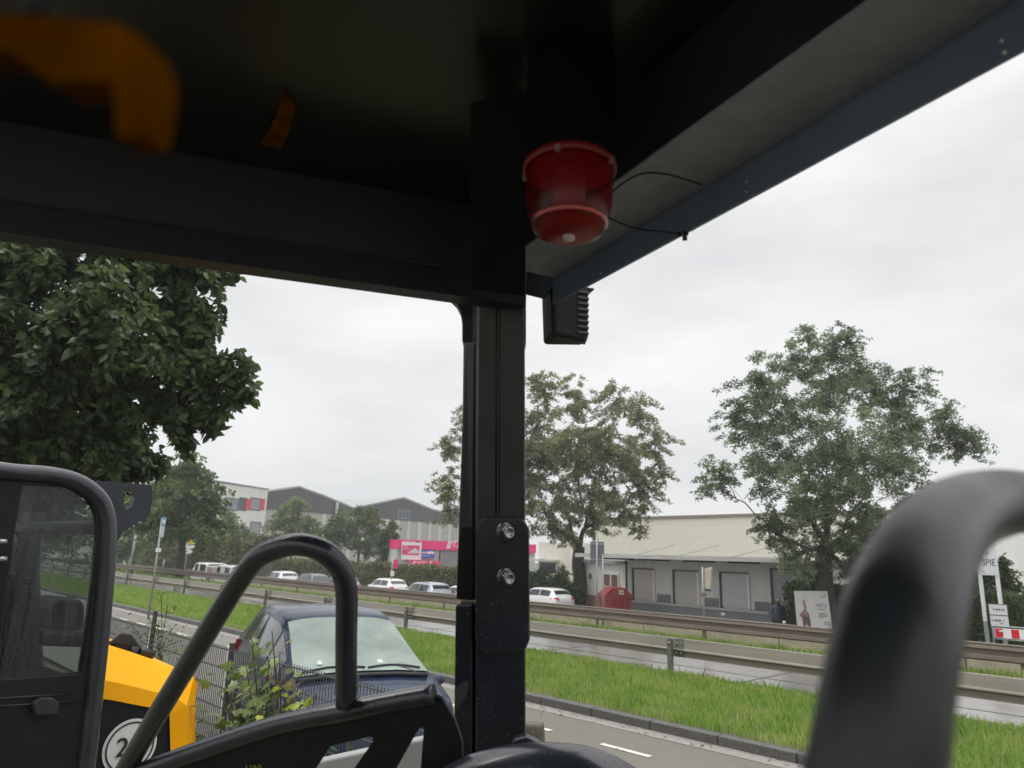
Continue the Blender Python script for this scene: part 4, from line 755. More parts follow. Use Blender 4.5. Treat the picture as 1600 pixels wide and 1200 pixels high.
# red white barrier
D = 24.; p = at_d(1553, 1000, D); p[2] = LZ; u = D/F; t = faced('traffic_barrier', 'red and white striped barrier board in a steel tube frame at the right edge', 'barrier', p, -.12)
Z = lambda y: at_d(1553, y, D)[2]-LZ
MB().tube(smooth_path([(0,0,0),(0,0,Z(984)),(1*u,0,Z(979.5)),(4*u,0,Z(978.5)),(70*u,0,Z(978.5))], 4), .025, 8).build('frame', M_galv, t)
MB().tube([(2*u,0,Z(998)),(70*u,0,Z(998))], .02, 8).build('rail', M_galv, t)
MB().bb(2*u, 70*u, -.02, 0, Z(996), Z(981)).build('barrier_board', M_white, t)
for x in (3, 24, 45, 64): MB().bb(x*u, (x+10)*u, -.026, -.021, Z(995.2), Z(981.8)).build('red_stripe', mat('signal_red', (.6,.01,.02), .4), t)
b = MB(); MB().tube([(8*u,-.03,Z(986)),(14*u,-.06,Z(985.5))], .03, 8).build('lamp_stub', M_cream, t)
# skip
D = 38.; p = at_d(961, 945, D); p[2] = LZ; u = D/F; t = faced('skip', 'red sloping-sided steel skip with a white notice, left of the dock', 'skip', p, .25)
Z = lambda y: at_d(961, y, D)[2]-LZ
m_sk = mat('red_skip_paint', (.24,.022,.022), .5, var=.3, vscale=4, bump=.2); wd = 21.5*u
fr_ = [(-wd*.62,0,0),(wd*.62,0,0),(wd,0,Z(932)),(wd*.97,0,Z(928)),(wd*.42,0,Z(917.5)),(-wd*.42,0,Z(917.5)),(-wd*.97,0,Z(928)),(-wd,0,Z(932))]
MB().prism([(x, y-.8, z) for x, y, z in fr_], (0, 1.7, 0)).build('container', m_sk, t, bevel=.02)
b = MB(); b.bb(-wd*1.02, wd*1.02, -.86, -.801, Z(934), Z(931))
for f_ in (-.55, -.2, .2, .55): b.bb(f_*wd-.03, f_*wd+.03, -.85, -.801, Z(929), Z(919.5) if abs(f_) < .4 else Z(921.5)); b.bb(f_*wd*.8-.03, f_*wd*.8+.03, -.85, -.801, 0.05, Z(935))
b.build('ribs', m_sk, t)
MB().bb(-.5*u, 7.5*u, -.87, -.855, Z(928), Z(920.5)).build('notice', MATS['aged_cream_plastic'], t); MB().bb(1*u, 6*u, -.876, -.871, Z(925.5), Z(924)).build('print', M_slate, t)
# person
D = 30.; p = at_d(1217, 985, D); p[2] = LZ; t = faced('person', 'person in a dark hooded rain jacket and dark trousers walking by the dock ramp', 'person', p, .5)
me = bpy.data.meshes.new('body'); J = [(0,0,.95),(0,-.01,1.2),(0,.0,1.42),(0,-.01,1.5),(0,-.03,1.6),(0,-.02,1.72), (-.1,0,.9),(-.1,-.06,.5),(-.1,.05,.09),(-.1,-.1,.04), (.1,0,.9),(.1,.06,.5),(.1,.16,.1),(.1,.03,.04), (-.19,0,1.4),(-.25,.03,1.14),(-.22,-.1,.92),(-.21,-.14,.84), (.19,0,1.4),(.24,.03,1.14),(.17,-.12,.93),(.14,-.17,.86)]
E_ = [(0,1),(1,2),(2,3),(3,4),(4,5),(0,6),(6,7),(7,8),(8,9),(0,10),(10,11),(11,12),(12,13),(2,14),(14,15),(15,16),(16,17),(2,18),(18,19),(19,20),(20,21)]
RAD = [.15,.15,.15,.06,.1,.075,.1,.07,.05,.045,.1,.07,.05,.045,.07,.05,.04,.035,.07,.05,.04,.035]
me.from_pydata(J, E_, []); bo = bpy.data.objects.new('body', me); S.collection.objects.link(bo); sk = bo.modifiers.new('skin', 'SKIN'); sb = bo.modifiers.new('sub', 'SUBSURF'); sb.levels = 2; sb.render_levels = 2
for i, v in enumerate(me.skin_vertices[0].data): v.radius = (RAD[i]*1.05, RAD[i]*.85)
me.skin_vertices[0].data[0].use_root = True
dg = bpy.context.evaluated_depsgraph_get(); dg.update(); mb_ = bpy.data.meshes.new_from_object(bo.evaluated_get(dg)); bpy.data.objects.remove(bo)
mb_.name = 'body'; mb_.materials.clear(); mb_.materials.append(mat('dark_trousers', (.018,.019,.024), .8)); bo = bpy.data.objects.new('body', mb_); S.collection.objects.link(bo); bo.parent = t
mb_.polygons.foreach_set('use_smooth', [True]*len(mb_.polygons))
m_jk = mat('wet_navy_jacket', (.03,.038,.055), .5, bump=.5, bscale=9)
MB().lathe([(.0,1.5),(.1,1.49),(.19,1.43),(.235,1.3),(.24,1.1),(.25,.9),(.27,.74),(.25,.74),(.2,.9)], (0,0,0), 20).build('jacket', m_jk, t).scale = (1.02, .72, 1)
MB().lathe([(.0,1.76),(.06,1.75),(.105,1.7),(.12,1.62),(.11,1.54),(.13,1.46),(.0,1.45)], (0,.0,0), 16).build('hood', m_jk, t)
b = MB()
for sg in (-1, 1): b.tube(smooth_path([(sg*.18,0,1.42),(sg*.27,.03,1.14),(sg*(.24 if sg < 0 else .2),-.1,.93)], 4), [.085,.085,.085,.08,.075,.072,.068,.062,.058], 10)
b.build('sleeves', m_jk, t)
b = MB(); b.lathe([(0,-.02),(.06,-.015),(.07,.02),(.05,.09),(0,.1)], (.13,-.2,.8), 10); b.build('white_item_in_hand', M_white, t)
MB().lathe([(.0,-.03),(.07,-.02),(.08,.02),(.0,.05)], (0,-.1,1.63), 12, 'y').build('face', mat('skin', (.35,.2,.15), .6), t)
for sg, y in ((-1,-.02),(1,.1)): MB().box((sg*.1, y-.06, .05), (.1, .28, .1)).build('shoe', M_rubber, t, bevel=.03)
t.scale = (1.12, 1.12, 1.1)
# bus stop sign
p = at_z(232, 962, .1); D = float((p-CAM)@FW); u = D/F
t = faced('bus_stop_sign', 'tall thin grey pole with a blue and white stop sign rising from the left verge', 'sign', p, .3)
Z = lambda y: float(at_y(236, y, p[1])[2] - .1)
MB().tube([(0,0,-.1),(0,0,Z(810))], .03, 10).build('pole', M_galv, t)
MB().bb(-.02, 5.5*u, -.04, -.02, Z(822), Z(809)).build('blue_panel', mat('pale_blue_sign', (.2,.36,.62), .4), t); MB().bb(.5*u, 4.5*u, -.045, -.041, Z(818), Z(813)).build('symbol', M_white, t)
MB().bb(-.02, 5*u, -.04, -.02, Z(839), Z(822.5)).build('white_panel', mat('off_white_sign', (.55,.57,.58), .5), t)
MB().bb(-.06, .08, -.06, .02, Z(862), Z(856)).build('junction_box', M_white, t)
# guest house style round sign
D = 62.; p = at_d(290, 885, D); p[2] = LZ; u = D/F; t = faced('pub_sign', 'round green and yellow hanging sign with white ovals on a thin pole before the hedge', 'sign', p)
Z = lambda y: at_d(290, y, D)[2]-LZ
MB().tube([(-1*u,0,0),(-1*u,0,Z(842))], .035, 8).build('pole', M_galv, t)
def disc(nm, px, py, rx, rz, y, m): MB().lathe([(0,-.02),(1,-.02),(1,.02),(0,.02)], (0,0,0), 26, 'y', False).build(nm, m, t).matrix_basis = Matrix.Translation(((px-290)*u, y, Z(py))) @ Matrix.Diagonal((rx*u, 1, rz*u, 1))
disc('white_disc', 293, 844, 7, 8, 0, M_white); disc('green_disc', 293, 847, 7.4, 5, -.05, mat('sign_green', (.03,.16,.05), .5)); disc('yellow_band', 293, 848.5, 7, 1.6, -.1, mat('sign_yellow', (.6,.6,.12), .5))
disc('orange_dot', 293, 845, 2.5, 2.8, -.12, mat('sign_orange', (.7,.32,.05), .5)); disc('white_oval', 291.5, 853.5, 8, 3.6, -.05, M_white); disc('lower_oval', 290.3, 861.5, 6.8, 3.6, -.02, M_white)
q = MB().bb(-2.8*u, -1*u, -.08, -.045, Z(862.5), Z(860.5)).build('print', M_print, t)
# small roadside things at the left
def post(name, label, px, py0, py1, D, w, m, tilt=0): 
    p = at_d(px, py0, D); b = MB(); b.tube([(0,0,0),(tilt,0,float(at_d(px, py1, D)[2]-p[2]))], w, 8); o = b.build(name, m); o.location = tuple(p); return o
tag(post('marker_post', 'white leaning post behind the van, top of the row', 315, 878, 848, 78, .09, M_white, .5), 'slim white post rising just behind the white panel van', 'post')
tag(post('marker_post', '', 254, 893, 874, 30, .03, M_galv), 'short grey post behind the far guardrail near the tall stop pole', 'post')
p = at_y(330, 897, 21.4); t = thing('utility_box', 'pale pinkish utility cabinet behind the far guardrail in front of the panel van', 'cabinet', (p[0], p[1], -.6), 0)
MB().bb(-.45, .45, -.18, .18, 0, float(at_y(330, 886, 21.4)[2])+.6).build('cabinet', mat('pinkish_cabinet', (.45,.38,.34), .6, var=.1), t, bevel=.02); MB().bb(-.3,.3,-.2,-.181,.2,.5).build('door', mat('pinkish_cabinet2', (.4,.34,.3), .6), t)
p = at_d(198, 888, 75); t = faced('road_marker', 'pair of small white marker boards at the far left beyond the guardrail', 'marker', (p[0], p[1], LZ))
zt = float(at_d(198, 872, 75)[2]-LZ)
for dx in (-.25, .25): MB().bb(dx-.16, dx+.14, -.03, .03, zt-1.1, zt).build('marker_board', M_white, t); MB().bb(dx-.03, dx+.03, .031, .06, 0, zt-.1).build('post', M_galv, t)
p = at_d(612, 895, 50); t = faced('flag_sign', 'grey pole with a small magenta panel at the left corner of the shop', 'sign', (p[0], p[1], LZ)); u = 50/F
Z = lambda y: at_d(612, y, 50)[2]-LZ
MB().tube([(0,0,0),(0,0,Z(868))], .05, 8).build('pole', M_galv, t); MB().bb(2*u, 9*u, -.03, .03, Z(888), Z(874)).build('magenta_panel', M_magenta, t); MB().bb(-2*u, 4*u, -.06, -.051, Z(900), Z(892)).build('white_plate', M_white, t)
post_sign = thing('street_lamp', 'slim pale lamp pole standing left of the office building behind the hedge', 'lamp post', (*at_d(203, 885, 66)[:2], LZ)); 
MB().tube([(0,0,0),(.4,0,float(at_d(212,820,66)[2]-LZ))], .12, 8).build('pole', M_galv, post_sign)
# granite post behind the black pillar
p = at_z(833, 1172, 0.0); t = thing('stone_post', 'rough stone kerb post standing right beside the foot of the black pillar', 'stone post', (p[0]+.02, p[1], 0), .6)
MB().hexa([(-.13,-.1,-.1),(.13,-.1,-.1),(.13,.1,-.1),(-.13,.1,-.1)], [(-.12,-.09,.30),(.1,-.09,.30),(.1,.09,.30),(-.12,.09,.30)]).build('stone', mat('rough_wet_stone', (.05,.045,.035), .7, col2=(.16,.14,.11), vscale=20, bump=1, bscale=40), t, bevel=.03)
# ------------------------------------------------------------------ mesh fence and plants
M_fence = mat('anthracite_fence_wire', (.06,.065,.07), .45)
t = thing('mesh_fence', 'anthracite double-rod mesh fence between the machines and the dark blue car', 'fence', (-8, 3.62, 0)); y0 = 0
xs = [-13.1, -10.6, -8.1, -5.6, -4.5]
for a, c in zip(xs[:-1], xs[1:]):
    b = MB(); a_, c_ = a+8, c+8
    for x in np.arange(a_+.04, c_-.02, .05): b.bb(x-.0035, x+.0035, -.0035, .0035, .03, 1.13)
    for z in np.arange(.1, 1.12, .2): b.bb(a_+.02, c_-.02, -.011, -.0036, z-.004, z+.004).bb(a_+.02, c_-.02, .0036, .011, z-.004, z+.004)
    b.bb(a_+.02, c_-.02, -.012, -.0036, 1.095, 1.105).bb(a_+.02, c_-.02, .0036, .012, 1.095, 1.105); b.build('mesh_panel', M_fence, t)
for x in xs:
    h = 1.32 if x == -10.6 else 1.16; q = MB().bb(x+8-.03, x+8+.03, .014, .054, -.1, h).build('post', M_fence, t); MB().bb(x+8-.032, x+8+.032, .012, .056, h, h+.008).build('post_cap', M_plastic, q)
def leafpoly(sz, lobes):
    if lobes: return [(0,0),(.12,.1),(.42,-.02),(.34,.2),(.56,.42),(.3,.42),(.3,.62),(.14,.58),(0,1.0),(-.14,.58),(-.3,.62),(-.3,.42),(-.56,.42),(-.34,.2),(-.42,-.02),(-.12,.1)]
    return [(0,0),(.16,.25),(.2,.5),(.12,.8),(0,1),(-.12,.8),(-.2,.5),(-.16,.25)]
def plant(name, label, root, stems, nl, sz, mats, lobes=True, spread=.12, cat='plant'):
    root = np.array(root, float); t = thing(name, label, cat, root); b = MB(); tips = []
    for (px, py, d) in stems:
        c = at_d(px, py, d); pts = smooth_path([np.zeros(3), (c-root)*np.array([.35,.35,.55]), c-root], 6); b.tube(pts, [.006*(1-.7*i/len(pts))+.001 for i in range(len(pts))], 6); tips.append(pts)
    b.build('stem', mat('plant_stem', (.12,.1,.04), .7), t)
    for mi, m in enumerate(mats):
        b = MB(); pol = leafpoly(1, lobes)
        for i in range(nl // len(mats)):
            pts = random.choice(tips); p = pts[random.randint(len(pts)//3, len(pts)-1)] + RNG.normal(size=3)*spread*np.array([1,1,.8])
            s = sz*random.uniform(.6, 1.25); up = Vector((RNG.normal()*.6-.25, RNG.normal()*.6-.45, 1.0)).normalized(); q = up.to_track_quat('Z', 'Y'); rot = random.uniform(0, 6.28); co, si = math.cos(rot), math.sin(rot)
            vs = []
            for x, y in pol:
                x2, y2 = x*co-y*si, x*si+y*co; v = q @ Vector((x2*s, y2*s, -.25*s*(x*x+y*y*.4))); vs.append(p+np.array(v))
            o_ = vs[0]; cc = p+np.array(q @ Vector(((-.4*si)*s, .4*co*s, 0))); n_ = len(vs); b.add([cc]+vs, [(0, k+1, (k+1) % n_+1) for k in range(n_)])
        b.build('leaves', m, t)
mg = leafmat('sapling_green', [(.05,.09,.025),(.1,.16,.035),(.17,.24,.06),(.26,.34,.13)], .35, .35, .5); mr_ = leafmat('sapling_rust', [(.2,.12,.05),(.28,.17,.08),(.22,.2,.06)], .3, .5); my = leafmat('sapling_yellow', [(.3,.36,.04),(.42,.45,.06)], .4, .4)
plant('maple_sapling', 'maple sapling with green and rusty leaves leaning against the mesh fence', at_d(400, 1330, 3.6), [(392,985,3.6),(420,1030,3.5),(360,1075,3.6),(440,1060,3.7),(345,1085,3.4),(430,1100,3.5),(385,1040,3.6),(395,1110,3.4),(340,1120,3.5),(370,1110,3.5),(450,1110,3.5),(410,1060,3.5)], 240, .075, [mg, mg, mg], True, .09)
plant('maple_sapling', 'rust brown and ochre leafed shoot against the car windscreen corner', at_d(430, 1300, 3.7), [(425,985,3.7),(437,1020,3.7),(415,1045,3.7),(450,1040,3.7)], 30, .08, [mr_, mr_], True, .05)
plant('leafy_shoot', 'yellow-green leafy shoot above the black rail', at_d(460, 1250, 3.2), [(470,1085,3.2),(450,1095,3.2),(495,1080,3.2),(480,1110,3.2)], 42, .055, [my], True, .06)
plant('bramble', 'dark low bramble leaves behind the yellow bonnet', at_d(350, 1300, 3.6), [(330,1140,3.6),(350,1120,3.6),(380,1130,3.6),(410,1125,3.6),(330,1165,3.6)], 80, .07, [leafmat('bramble_green', [(.04,.08,.02),(.08,.13,.03)], .3)], False, .1)
plant('weed', 'tall thin small-leaved weed rising above the mesh fence', at_z(245, 1060, 0), [(252,930,6.5),(262,945,6.5),(230,960,6.6),(275,975,6.4),(245,975,6.5),(240,1000,6.5),(255,1010,6.4),(285,1000,6.3)], 260, .055, [mg], False, .1)
plant('weed', 'small weed with drooping seed heads beside the grey lamp guard', at_z(212, 1040, .0), [(205,975,6.8),(215,985,6.8),(225,990,6.7)], 70, .05, [mg], False, .08)
# ------------------------------------------------------------------ neighbouring machine (yellow bonnet, black cab)
nm = thing('construction_machine', 'neighbouring black and yellow construction machine with a rain-streaked cab window and round white number sticker', 'machine', (*at_d(120, 1150, 3.0)[:2], 0))
NB = np.array(nm.location); DC = 2.7
ca, cb = at_d(-60, 1000, 2.45)[:2], at_d(180, 900, 2.85)[:2]       # cab side plane
cdv = np.array([*(cb-ca), 0]); cdv /= np.linalg.norm(cdv); cn = np.array([-cdv[1], cdv[0], 0])
if cn @ _h < 0: cn = -cn                                              # away from viewer
def C(px, py, off=0.): return at_v(ca, cb, px, py) - NB + cn*off
tubec = smooth_path([C(-200,722), C(-60,728), C(20,738), C(75,742), C(118,752), C(148,772), C(164,798), C(168,840), C(165,900), C(156,1000), C(144,1110), C(130,1230)], 6)
MB().tube(tubec, .033, 16).build('roll_frame', M_wet, nm)
MB().tube([p + cn*1.25 for p in tubec], .033, 12).build('roll_frame', M_black, nm)
for q in (tubec[8], tubec[40]): MB().tube([q, q+cn*1.25], .03, 10).build('cross_tube', M_black, nm)
# door frame with round-cornered opening, glass inside
win = [(36,757),(112,762),(132,772),(146,788),(153,808),(154,835),(148,905),(138,985),(128,1052),(-3,1062),(6,960),(22,840)]
outr = [(-10,748),(115,749),(142,763),(158,785),(166,812),(166,850),(160,920),(150,1000),(138,1090),(126,1230),(-60,1230),(-30,900)]
b = MB(); vi = [C(*q) for q in win]; vo = [C(*q) for q in outr]; n_ = 12
vs = vi + vo + [p+cn*.05 for p in vi] + [p+cn*.05 for p in vo]; fs = []
for i in range(n_):
    j = (i+1) % n_; fs += [(i, j, n_+j, n_+i), (2*n_+i, 3*n_+i, 3*n_+j, 2*n_+j), (i, 2*n_+i, 2*n_+j, j), (n_+i, n_+j, 3*n_+j, 3*n_+i)]
b.add(vs, fs); dr = b.build('door', M_black, nm, bevel=.004)
gl = MB(); gl.prism([p + cn*.018 for p in vi], cn*.004); gl.build('window_glass', glassmat('streaked_cab_glass', (.5,.54,.52), streak=True, haze=.05), dr)
b = MB(); b.tube([C(-20,1092,-.004), C(110,1084,-.004)], .003, 6).tube([C(-20,1104,-.004), C(116,1096,-.004)], .003, 6); b.build('door_crease', M_greymetal if False else M_dry, dr)
b = MB(); b.prism([C(46,1097,-.002), C(60,1088,-.002), C(78,1088,-.002), C(88,1096,-.002), C(87,1115,-.002), C(50,1117,-.002)], -cn*.03); hd = b.build('handle', M_plastic, dr, bevel=.006)
b = MB(); b.prism([C(-40,757,-.01), C(7,758,-.01), C(-12,1180,-.01), C(-60,1180,-.01)], cn*.05); b.build('rear_door_pillar', M_black, nm)
b = MB()
for y in (846, 873): b.tube([C(-6,y,-.03), C(6,y,-.03)], .01, 8)
b.build('hinge', M_steel, nm)
# bracket plate with hole
b = MB(); o_ = [(150,751),(235,758),(236.5,772),(232,806),(205,822),(190,832),(183,845),(176,846),(150,846)]; h_ = [(191,769),(205,769),(208,776),(205,790),(196,797),(192,790)]
def C2(px, py, off): return at_v(ca+cn[:2]*.35, cb+cn[:2]*.35, px, py) - NB + cn*off
ov = [C2(*q, 0) for q in o_]; hv = [C2(*q, 0) for q in h_]
bm = bmesh.new(); V = [bm.verts.new(tuple(p)) for p in ov]; U = [bm.verts.new(tuple(p)) for p in hv]
ed = [bm.edges.new((V[i], V[(i+1) % len(V)])) for i in range(len(V))] + [bm.edges.new((U[i], U[(i+1) % len(U)])) for i in range(len(U))]
bmesh.ops.triangle_fill(bm, use_beauty=True, use_dissolve=False, edges=ed)
me = bpy.data.meshes.new('bracket_plate'); bm.to_mesh(me); bm.free(); me.materials.append(M_dry); bo = bpy.data.objects.new('bracket_plate', me); S.collection.objects.link(bo); bo.parent = nm; sm = bo.modifiers.new('solid', 'SOLIDIFY'); sm.thickness = .012
# inside the cab
M_seat = mat('black_seat_vinyl', (.01,.01,.01), .6, spec=.2)
def CI(px, py, off): 
    k = off; return at_v(ca+cn[:2]*k, cb+cn[:2]*k, px, py) - NB
b = MB(); sp = [CI(*q, .5) for q in ((-20,925),(5,898),(35,892),(58,905),(68,940),(66,990),(58,1060),(48,1120),(-30,1130))]; b.prism(sp, cn*.42); b.build('seat_back', M_seat, nm, bevel=.05)
b = MB(); sp = [CI(*q, .6) for q in ((84,955),(92,934),(128,936),(134,948),(134,985),(84,988))]; b.prism(sp, cn*.25); b.build('control_box', M_plastic, nm, bevel=.02)
b = MB(); sp = [CI(*q, .55) for q in ((66,985),(140,985),(136,1012),(64,1010))]; b.prism(sp, cn*.3); b.build('armrest', M_plastic, nm, bevel=.02)
b = MB(); b.tube([CI(110,1000,.7), CI(112,930,.7)], .02, 8); b.build('lever', M_plastic, nm)
b = MB(); b.tube([CI(52,800,1.2), CI(30,1010,1.2)], .055, 8); b.build('far_door_pillar', M_black, nm)
b = MB(); b.prism([CI(-90,1075,.1), CI(140,1065,.1), CI(136,1240,.1), CI(-90,1240,.1)], cn*1.1); b.build('cab_base', M_black, nm)
# bonnet
ha, hb_ = at_d(148, 1100, 2.95)[:2], at_d(308, 1110, 3.25)[:2]
hdv = np.array([*(hb_-ha), 0]); hdv /= np.linalg.norm(hdv); hn = np.array([-hdv[1], hdv[0], 0]); hn = hn if hn @ _h > 0 else -hn
def Hh(px, py, off=0.): return at_v(ha+hn[:2]*off, hb_+hn[:2]*off, px, py) - NB
# rows: top inner, crease, lower edge -- each from left to right, then the front end drop
top_ = [(144,1007),(156,1009),(185,1015),(214,1024),(242,1033),(270,1042),(290,1050),(303,1057)]
mid_ = [(143,1059),(152,1061),(180,1066),(210,1073),(242,1081),(262,1087),(280,1094),(292,1103)]
low_ = [(141,1089),(147,1090),(175,1094),(205,1100),(232,1105),(250,1108),(260,1110),(265,1116)]
vs = [Hh(*q, .9) + np.array([0,0,.03]) for q in top_]
vs = []
for i in range(8): vs.append(Hh(*top_[i], .16) + hn*.8 + np.array([0,0,.05]))
for i in range(8): vs.append(Hh(*top_[i], .16))
for i in range(8): vs.append(Hh(*mid_[i], .015))
for i in range(8): vs.append(Hh(*low_[i], 0))
fs = [(r*8+i, r*8+i+1, (r+1)*8+i+1, (r+1)*8+i) for r in range(3) for i in range(7)]
# front column
col = [[(303,1057,.16),(306,1060,.16),(308.5,1073,.14)], [(292,1103,.015),(296,1106,.03),(308.5,1076,.14)], ]
o0 = len(vs)
fr0 = [Hh(265,1116,0), Hh(292,1103,.015), Hh(303,1057,.16), Hh(308.5,1074,.15)]
dn = [Hh(268,1250,0), Hh(291,1250,.015), Hh(303,1250,.16), Hh(305,1250,.15)]
vs += [Hh(303,1057,.16)+hn*.8+np.array([0,0,.05]), Hh(309,1072,.15)+hn*.8, Hh(309,1072,.15), Hh(305.5,1088,.15), Hh(305,1250,.15), Hh(291,1250,.015), Hh(268,1250,0), Hh(305.5,1088,.15)+hn*.8, Hh(305,1250,.15)+hn*.8]
A_ = o0; fs += [(15, 7, A_, A_+1, A_+2)] if False else [(15, A_, A_+1, A_+2), (23, 15, A_+2, A_+3, A_+4, A_+5), (31, 23, A_+5, A_+6), (A_+2, A_+1, A_+7, A_+3), (A_+3, A_+7, A_+8, A_+4)]
b = MB(); b.add(vs, fs, False); bon = b.build('bonnet', M_yellow, nm, bevel=.006)
bp = bon.data; 
b = MB(); b.prism([Hh(100,1076,.012), Hh(147,1088,.012), Hh(232,1103,.012), Hh(262,1108,.012), Hh(266,1116,.012), Hh(269,1280,.012), Hh(100,1280,.012)], hn*.85); b.build('side_panel', M_black, nm)
cc = Hh(204,1167,0); rr_ = 40*3.05/F
bas = Matrix(((hdv[0], hn[0], 0, cc[0]), (hdv[1], hn[1], 0, cc[1]), (0, 0, 1, cc[2]), (0,0,0,1)))
st_ = MB().lathe([(0,.008),(1,.008),(1,.004),(0,.004)], (0,0,0), 48, 'y', False).build('number_sticker', M_white, nm); st_.matrix_basis = bas @ Matrix.Diagonal((rr_, 1, rr_, 1))
rg2 = MB().lathe([(.84,.003),(.9,.003),(.9,.0015),(.84,.0015),(.84,.003)], (0,0,0), 48, 'y', False).build('ring', M_print, st_)
nt_ = text('number', '20', .95, M_print, st_, (-.06, .0, -.0), ext=.003); nt_.rotation_euler = (math.pi/2, 0, 0)
b = MB(); b.prism([Hh(147,1093,0), Hh(156,1094,0), Hh(149,1100,0)], -hn*.004); b.build('bolt_tab', M_greymetal, nm)
# black beacon shaped work lamp on the bonnet
lq = lambda px, py, off=.3: Hh(px, py, off)
b = MB(); b.hexa([lq(167,1006), lq(222,1013), lq(225,1010,.55), lq(172,1003,.55)], [lq(190,988), lq(206,991), lq(210,989,.5), lq(194,986,.5)]); lh = b.build('work_lamp', M_plastic, nm, bevel=.008)
b = MB(); b.prism([lq(178,1004), lq(222,1011), lq(218,1018), lq(182,1013)], hn*.15); b.build('lamp_base', M_black, lh); b = MB(); b.tube([lq(205,1030), lq(212,1010)], .022, 8).tube([lq(226,1026), lq(232,1014)], .04, 10); b.build('lamp_bracket', M_plastic, lh)
b = MB(); b.bb(-.02,.02,-.02,.02,0,1); 
# body under the cab and bonnet, with wheels (mostly below the frame)
b = MB(); b.prism([Hh(60,1260,.05), Hh(262,1230,.05), Hh(262,1500,.05), Hh(60,1500,.05)], hn*.85); b.build('chassis', M_black, nm)

# ------------------------------------------------------------------ the machine we sit in
fm = thing('excavator_cab', 'open black cab frame and roof around the viewer, with bolted pillar and bent grab rails', 'machine', (-1.1, .95, 0))
FB = np.array(fm.location)
def loc(p): return np.array(p, float) - FB
def fd(px, py, d): return at_d(px, py, d) - FB
# roof: lip, soffit strip, riser, panel (all level sheets)
DR0, DR1 = np.array([-1.02, 1.107]), np.array([.75, .613]); rd = (DR1-DR0)/np.linalg.norm(DR1-DR0); rn = np.array([rd[1], -rd[0]])  # rn: inward
if rn @ np.array([0, -1.]) < 0: rn = -rn
BL0, BL1 = at_z(700, 460, 2.75)[:2], at_z(0, 362, 2.75)[:2]; bd_ = (BL1-BL0)/np.linalg.norm(BL1-BL0); bn = np.array([bd_[1], -bd_[0]])
if bn @ np.array([1., 0]) < 0: bn = -bn
BL0x = BL0 - bd_*.18; BL1x = BL1 + bd_*1.0
def P3(xy, z): return np.array([xy[0], xy[1], z]) - FB
def sheet(pts, th): b = MB(); b.prism(pts, th); return b
r0, r1 = DR0, DR1
tag(sheet([P3(r0,2.75), P3(r1,2.75), P3(r1,2.84), P3(r0,2.84)], (-rn[0]*.006, -rn[1]*.006, 0)).build('roof_lip', M_lip, fm), 'lip along the right roof edge, its blue-grey lightened to imitate lens glare')
i0, i1 = r0+rn*.135, r1+rn*.135; e0, e1 = r0+rn*.0006, r1+rn*.0006
sheet([P3(e0,2.813), P3(e1,2.813), P3(i1,2.813), P3(i0,2.813)], (0,0,.004)).build('roof_soffit', M_under, fm)
sheet([P3(i0,2.8172), P3(i1,2.8172), P3(i1,2.99), P3(i0,2.99)], (-rn[0]*.005, -rn[1]*.005, 0)).build('roof_riser', M_dry, fm)
back0 = np.array([.75, -.9]); j0, j1 = i0+rn*.0006, i1+rn*.0006
MB().prism([P3(BL0x+bd_*.1+bn*.0216,2.962), P3(j0,2.962), P3(j1,2.962), P3(back0,2.962), P3(BL1x+bn*.0216,2.962)], (0,0,.02)).build('roof_panel', M_roof, fm)
MB().prism([P3(BL0x-bn*.05,3.0), P3(r0-rd*.05,3.0), P3(r1,3.0), P3(back0,3.0), P3(BL1x-bn*.05,3.0)], (0,0,.02)).build('roof_skin', M_dry, fm)
tag(sheet([P3(BL0x,2.75), P3(BL1x,2.75), P3(BL1x,2.815), P3(BL0x,2.815)], (-bn[0]*.05, -bn[1]*.05, 0)).build('roof_beam', M_beam, fm), 'dark blue-grey beam along the left roof edge')
sheet([P3(BL0x,2.8152), P3(BL1x,2.8152), P3(BL1x+bn*.02,2.99), P3(BL0x+bn*.02,2.99)], (-bn[0]*.05, -bn[1]*.05, 0)).build('beam_web', M_beam, fm)
b = MB(); b.prism([fd(x, y, .16) for x, y in ((-60,20),(10,22),(120,30),(185,36),(222,60),(238,100),(236,150),(222,212),(182,214),(180,150),(172,125),(140,124),(80,128),(20,80),(-60,70))], RT*0+FW*.012); tag(b.build('roof_reflection_shape', mat('orange_yellow_reflection', (.11,.036,.0), 1., var=.55, vscale=25, spec=0.), fm), 'added orange-yellow shape standing in for a roof reflection at the upper left')  # added shape, coloured to imitate a yellow reflection in the roof underside
sp0 = fd(60, 30, .166); MB().tube([sp0, sp0+np.array([0,0,.03]), np.array([sp0[0], sp0[1], 2.965-FB[2]])], .003, 8).build('added_rod', M_rubber, fm)  # rod added only to carry the reflection stand-in from the roof
b = MB(); b.prism([at_z(x, y, 2.958)-FB for x, y in ((446,140),(432,180),(420,205),(408,226),(440,232),(452,205),(462,170))], (0,0,.0035)); b.build('roof_reflection_tab', mat('dull_orange_reflection', (.13,.045,.004), 1., var=.5, vscale=30, spec=0.), fm)  # small orange reflection in the roof panel, put in as a coloured piece
b = MB(); b.tube([P3(BL0x+bd_*.2+bn*.003,2.812), P3(BL1x+bn*.003,2.812)], .0025, 6); b.build('weld_seam', M_dry, fm)
b = MB()
for px, py in ((1568,68),(1572,86),(1170,286),(1170,303),(941,428)):
    pass
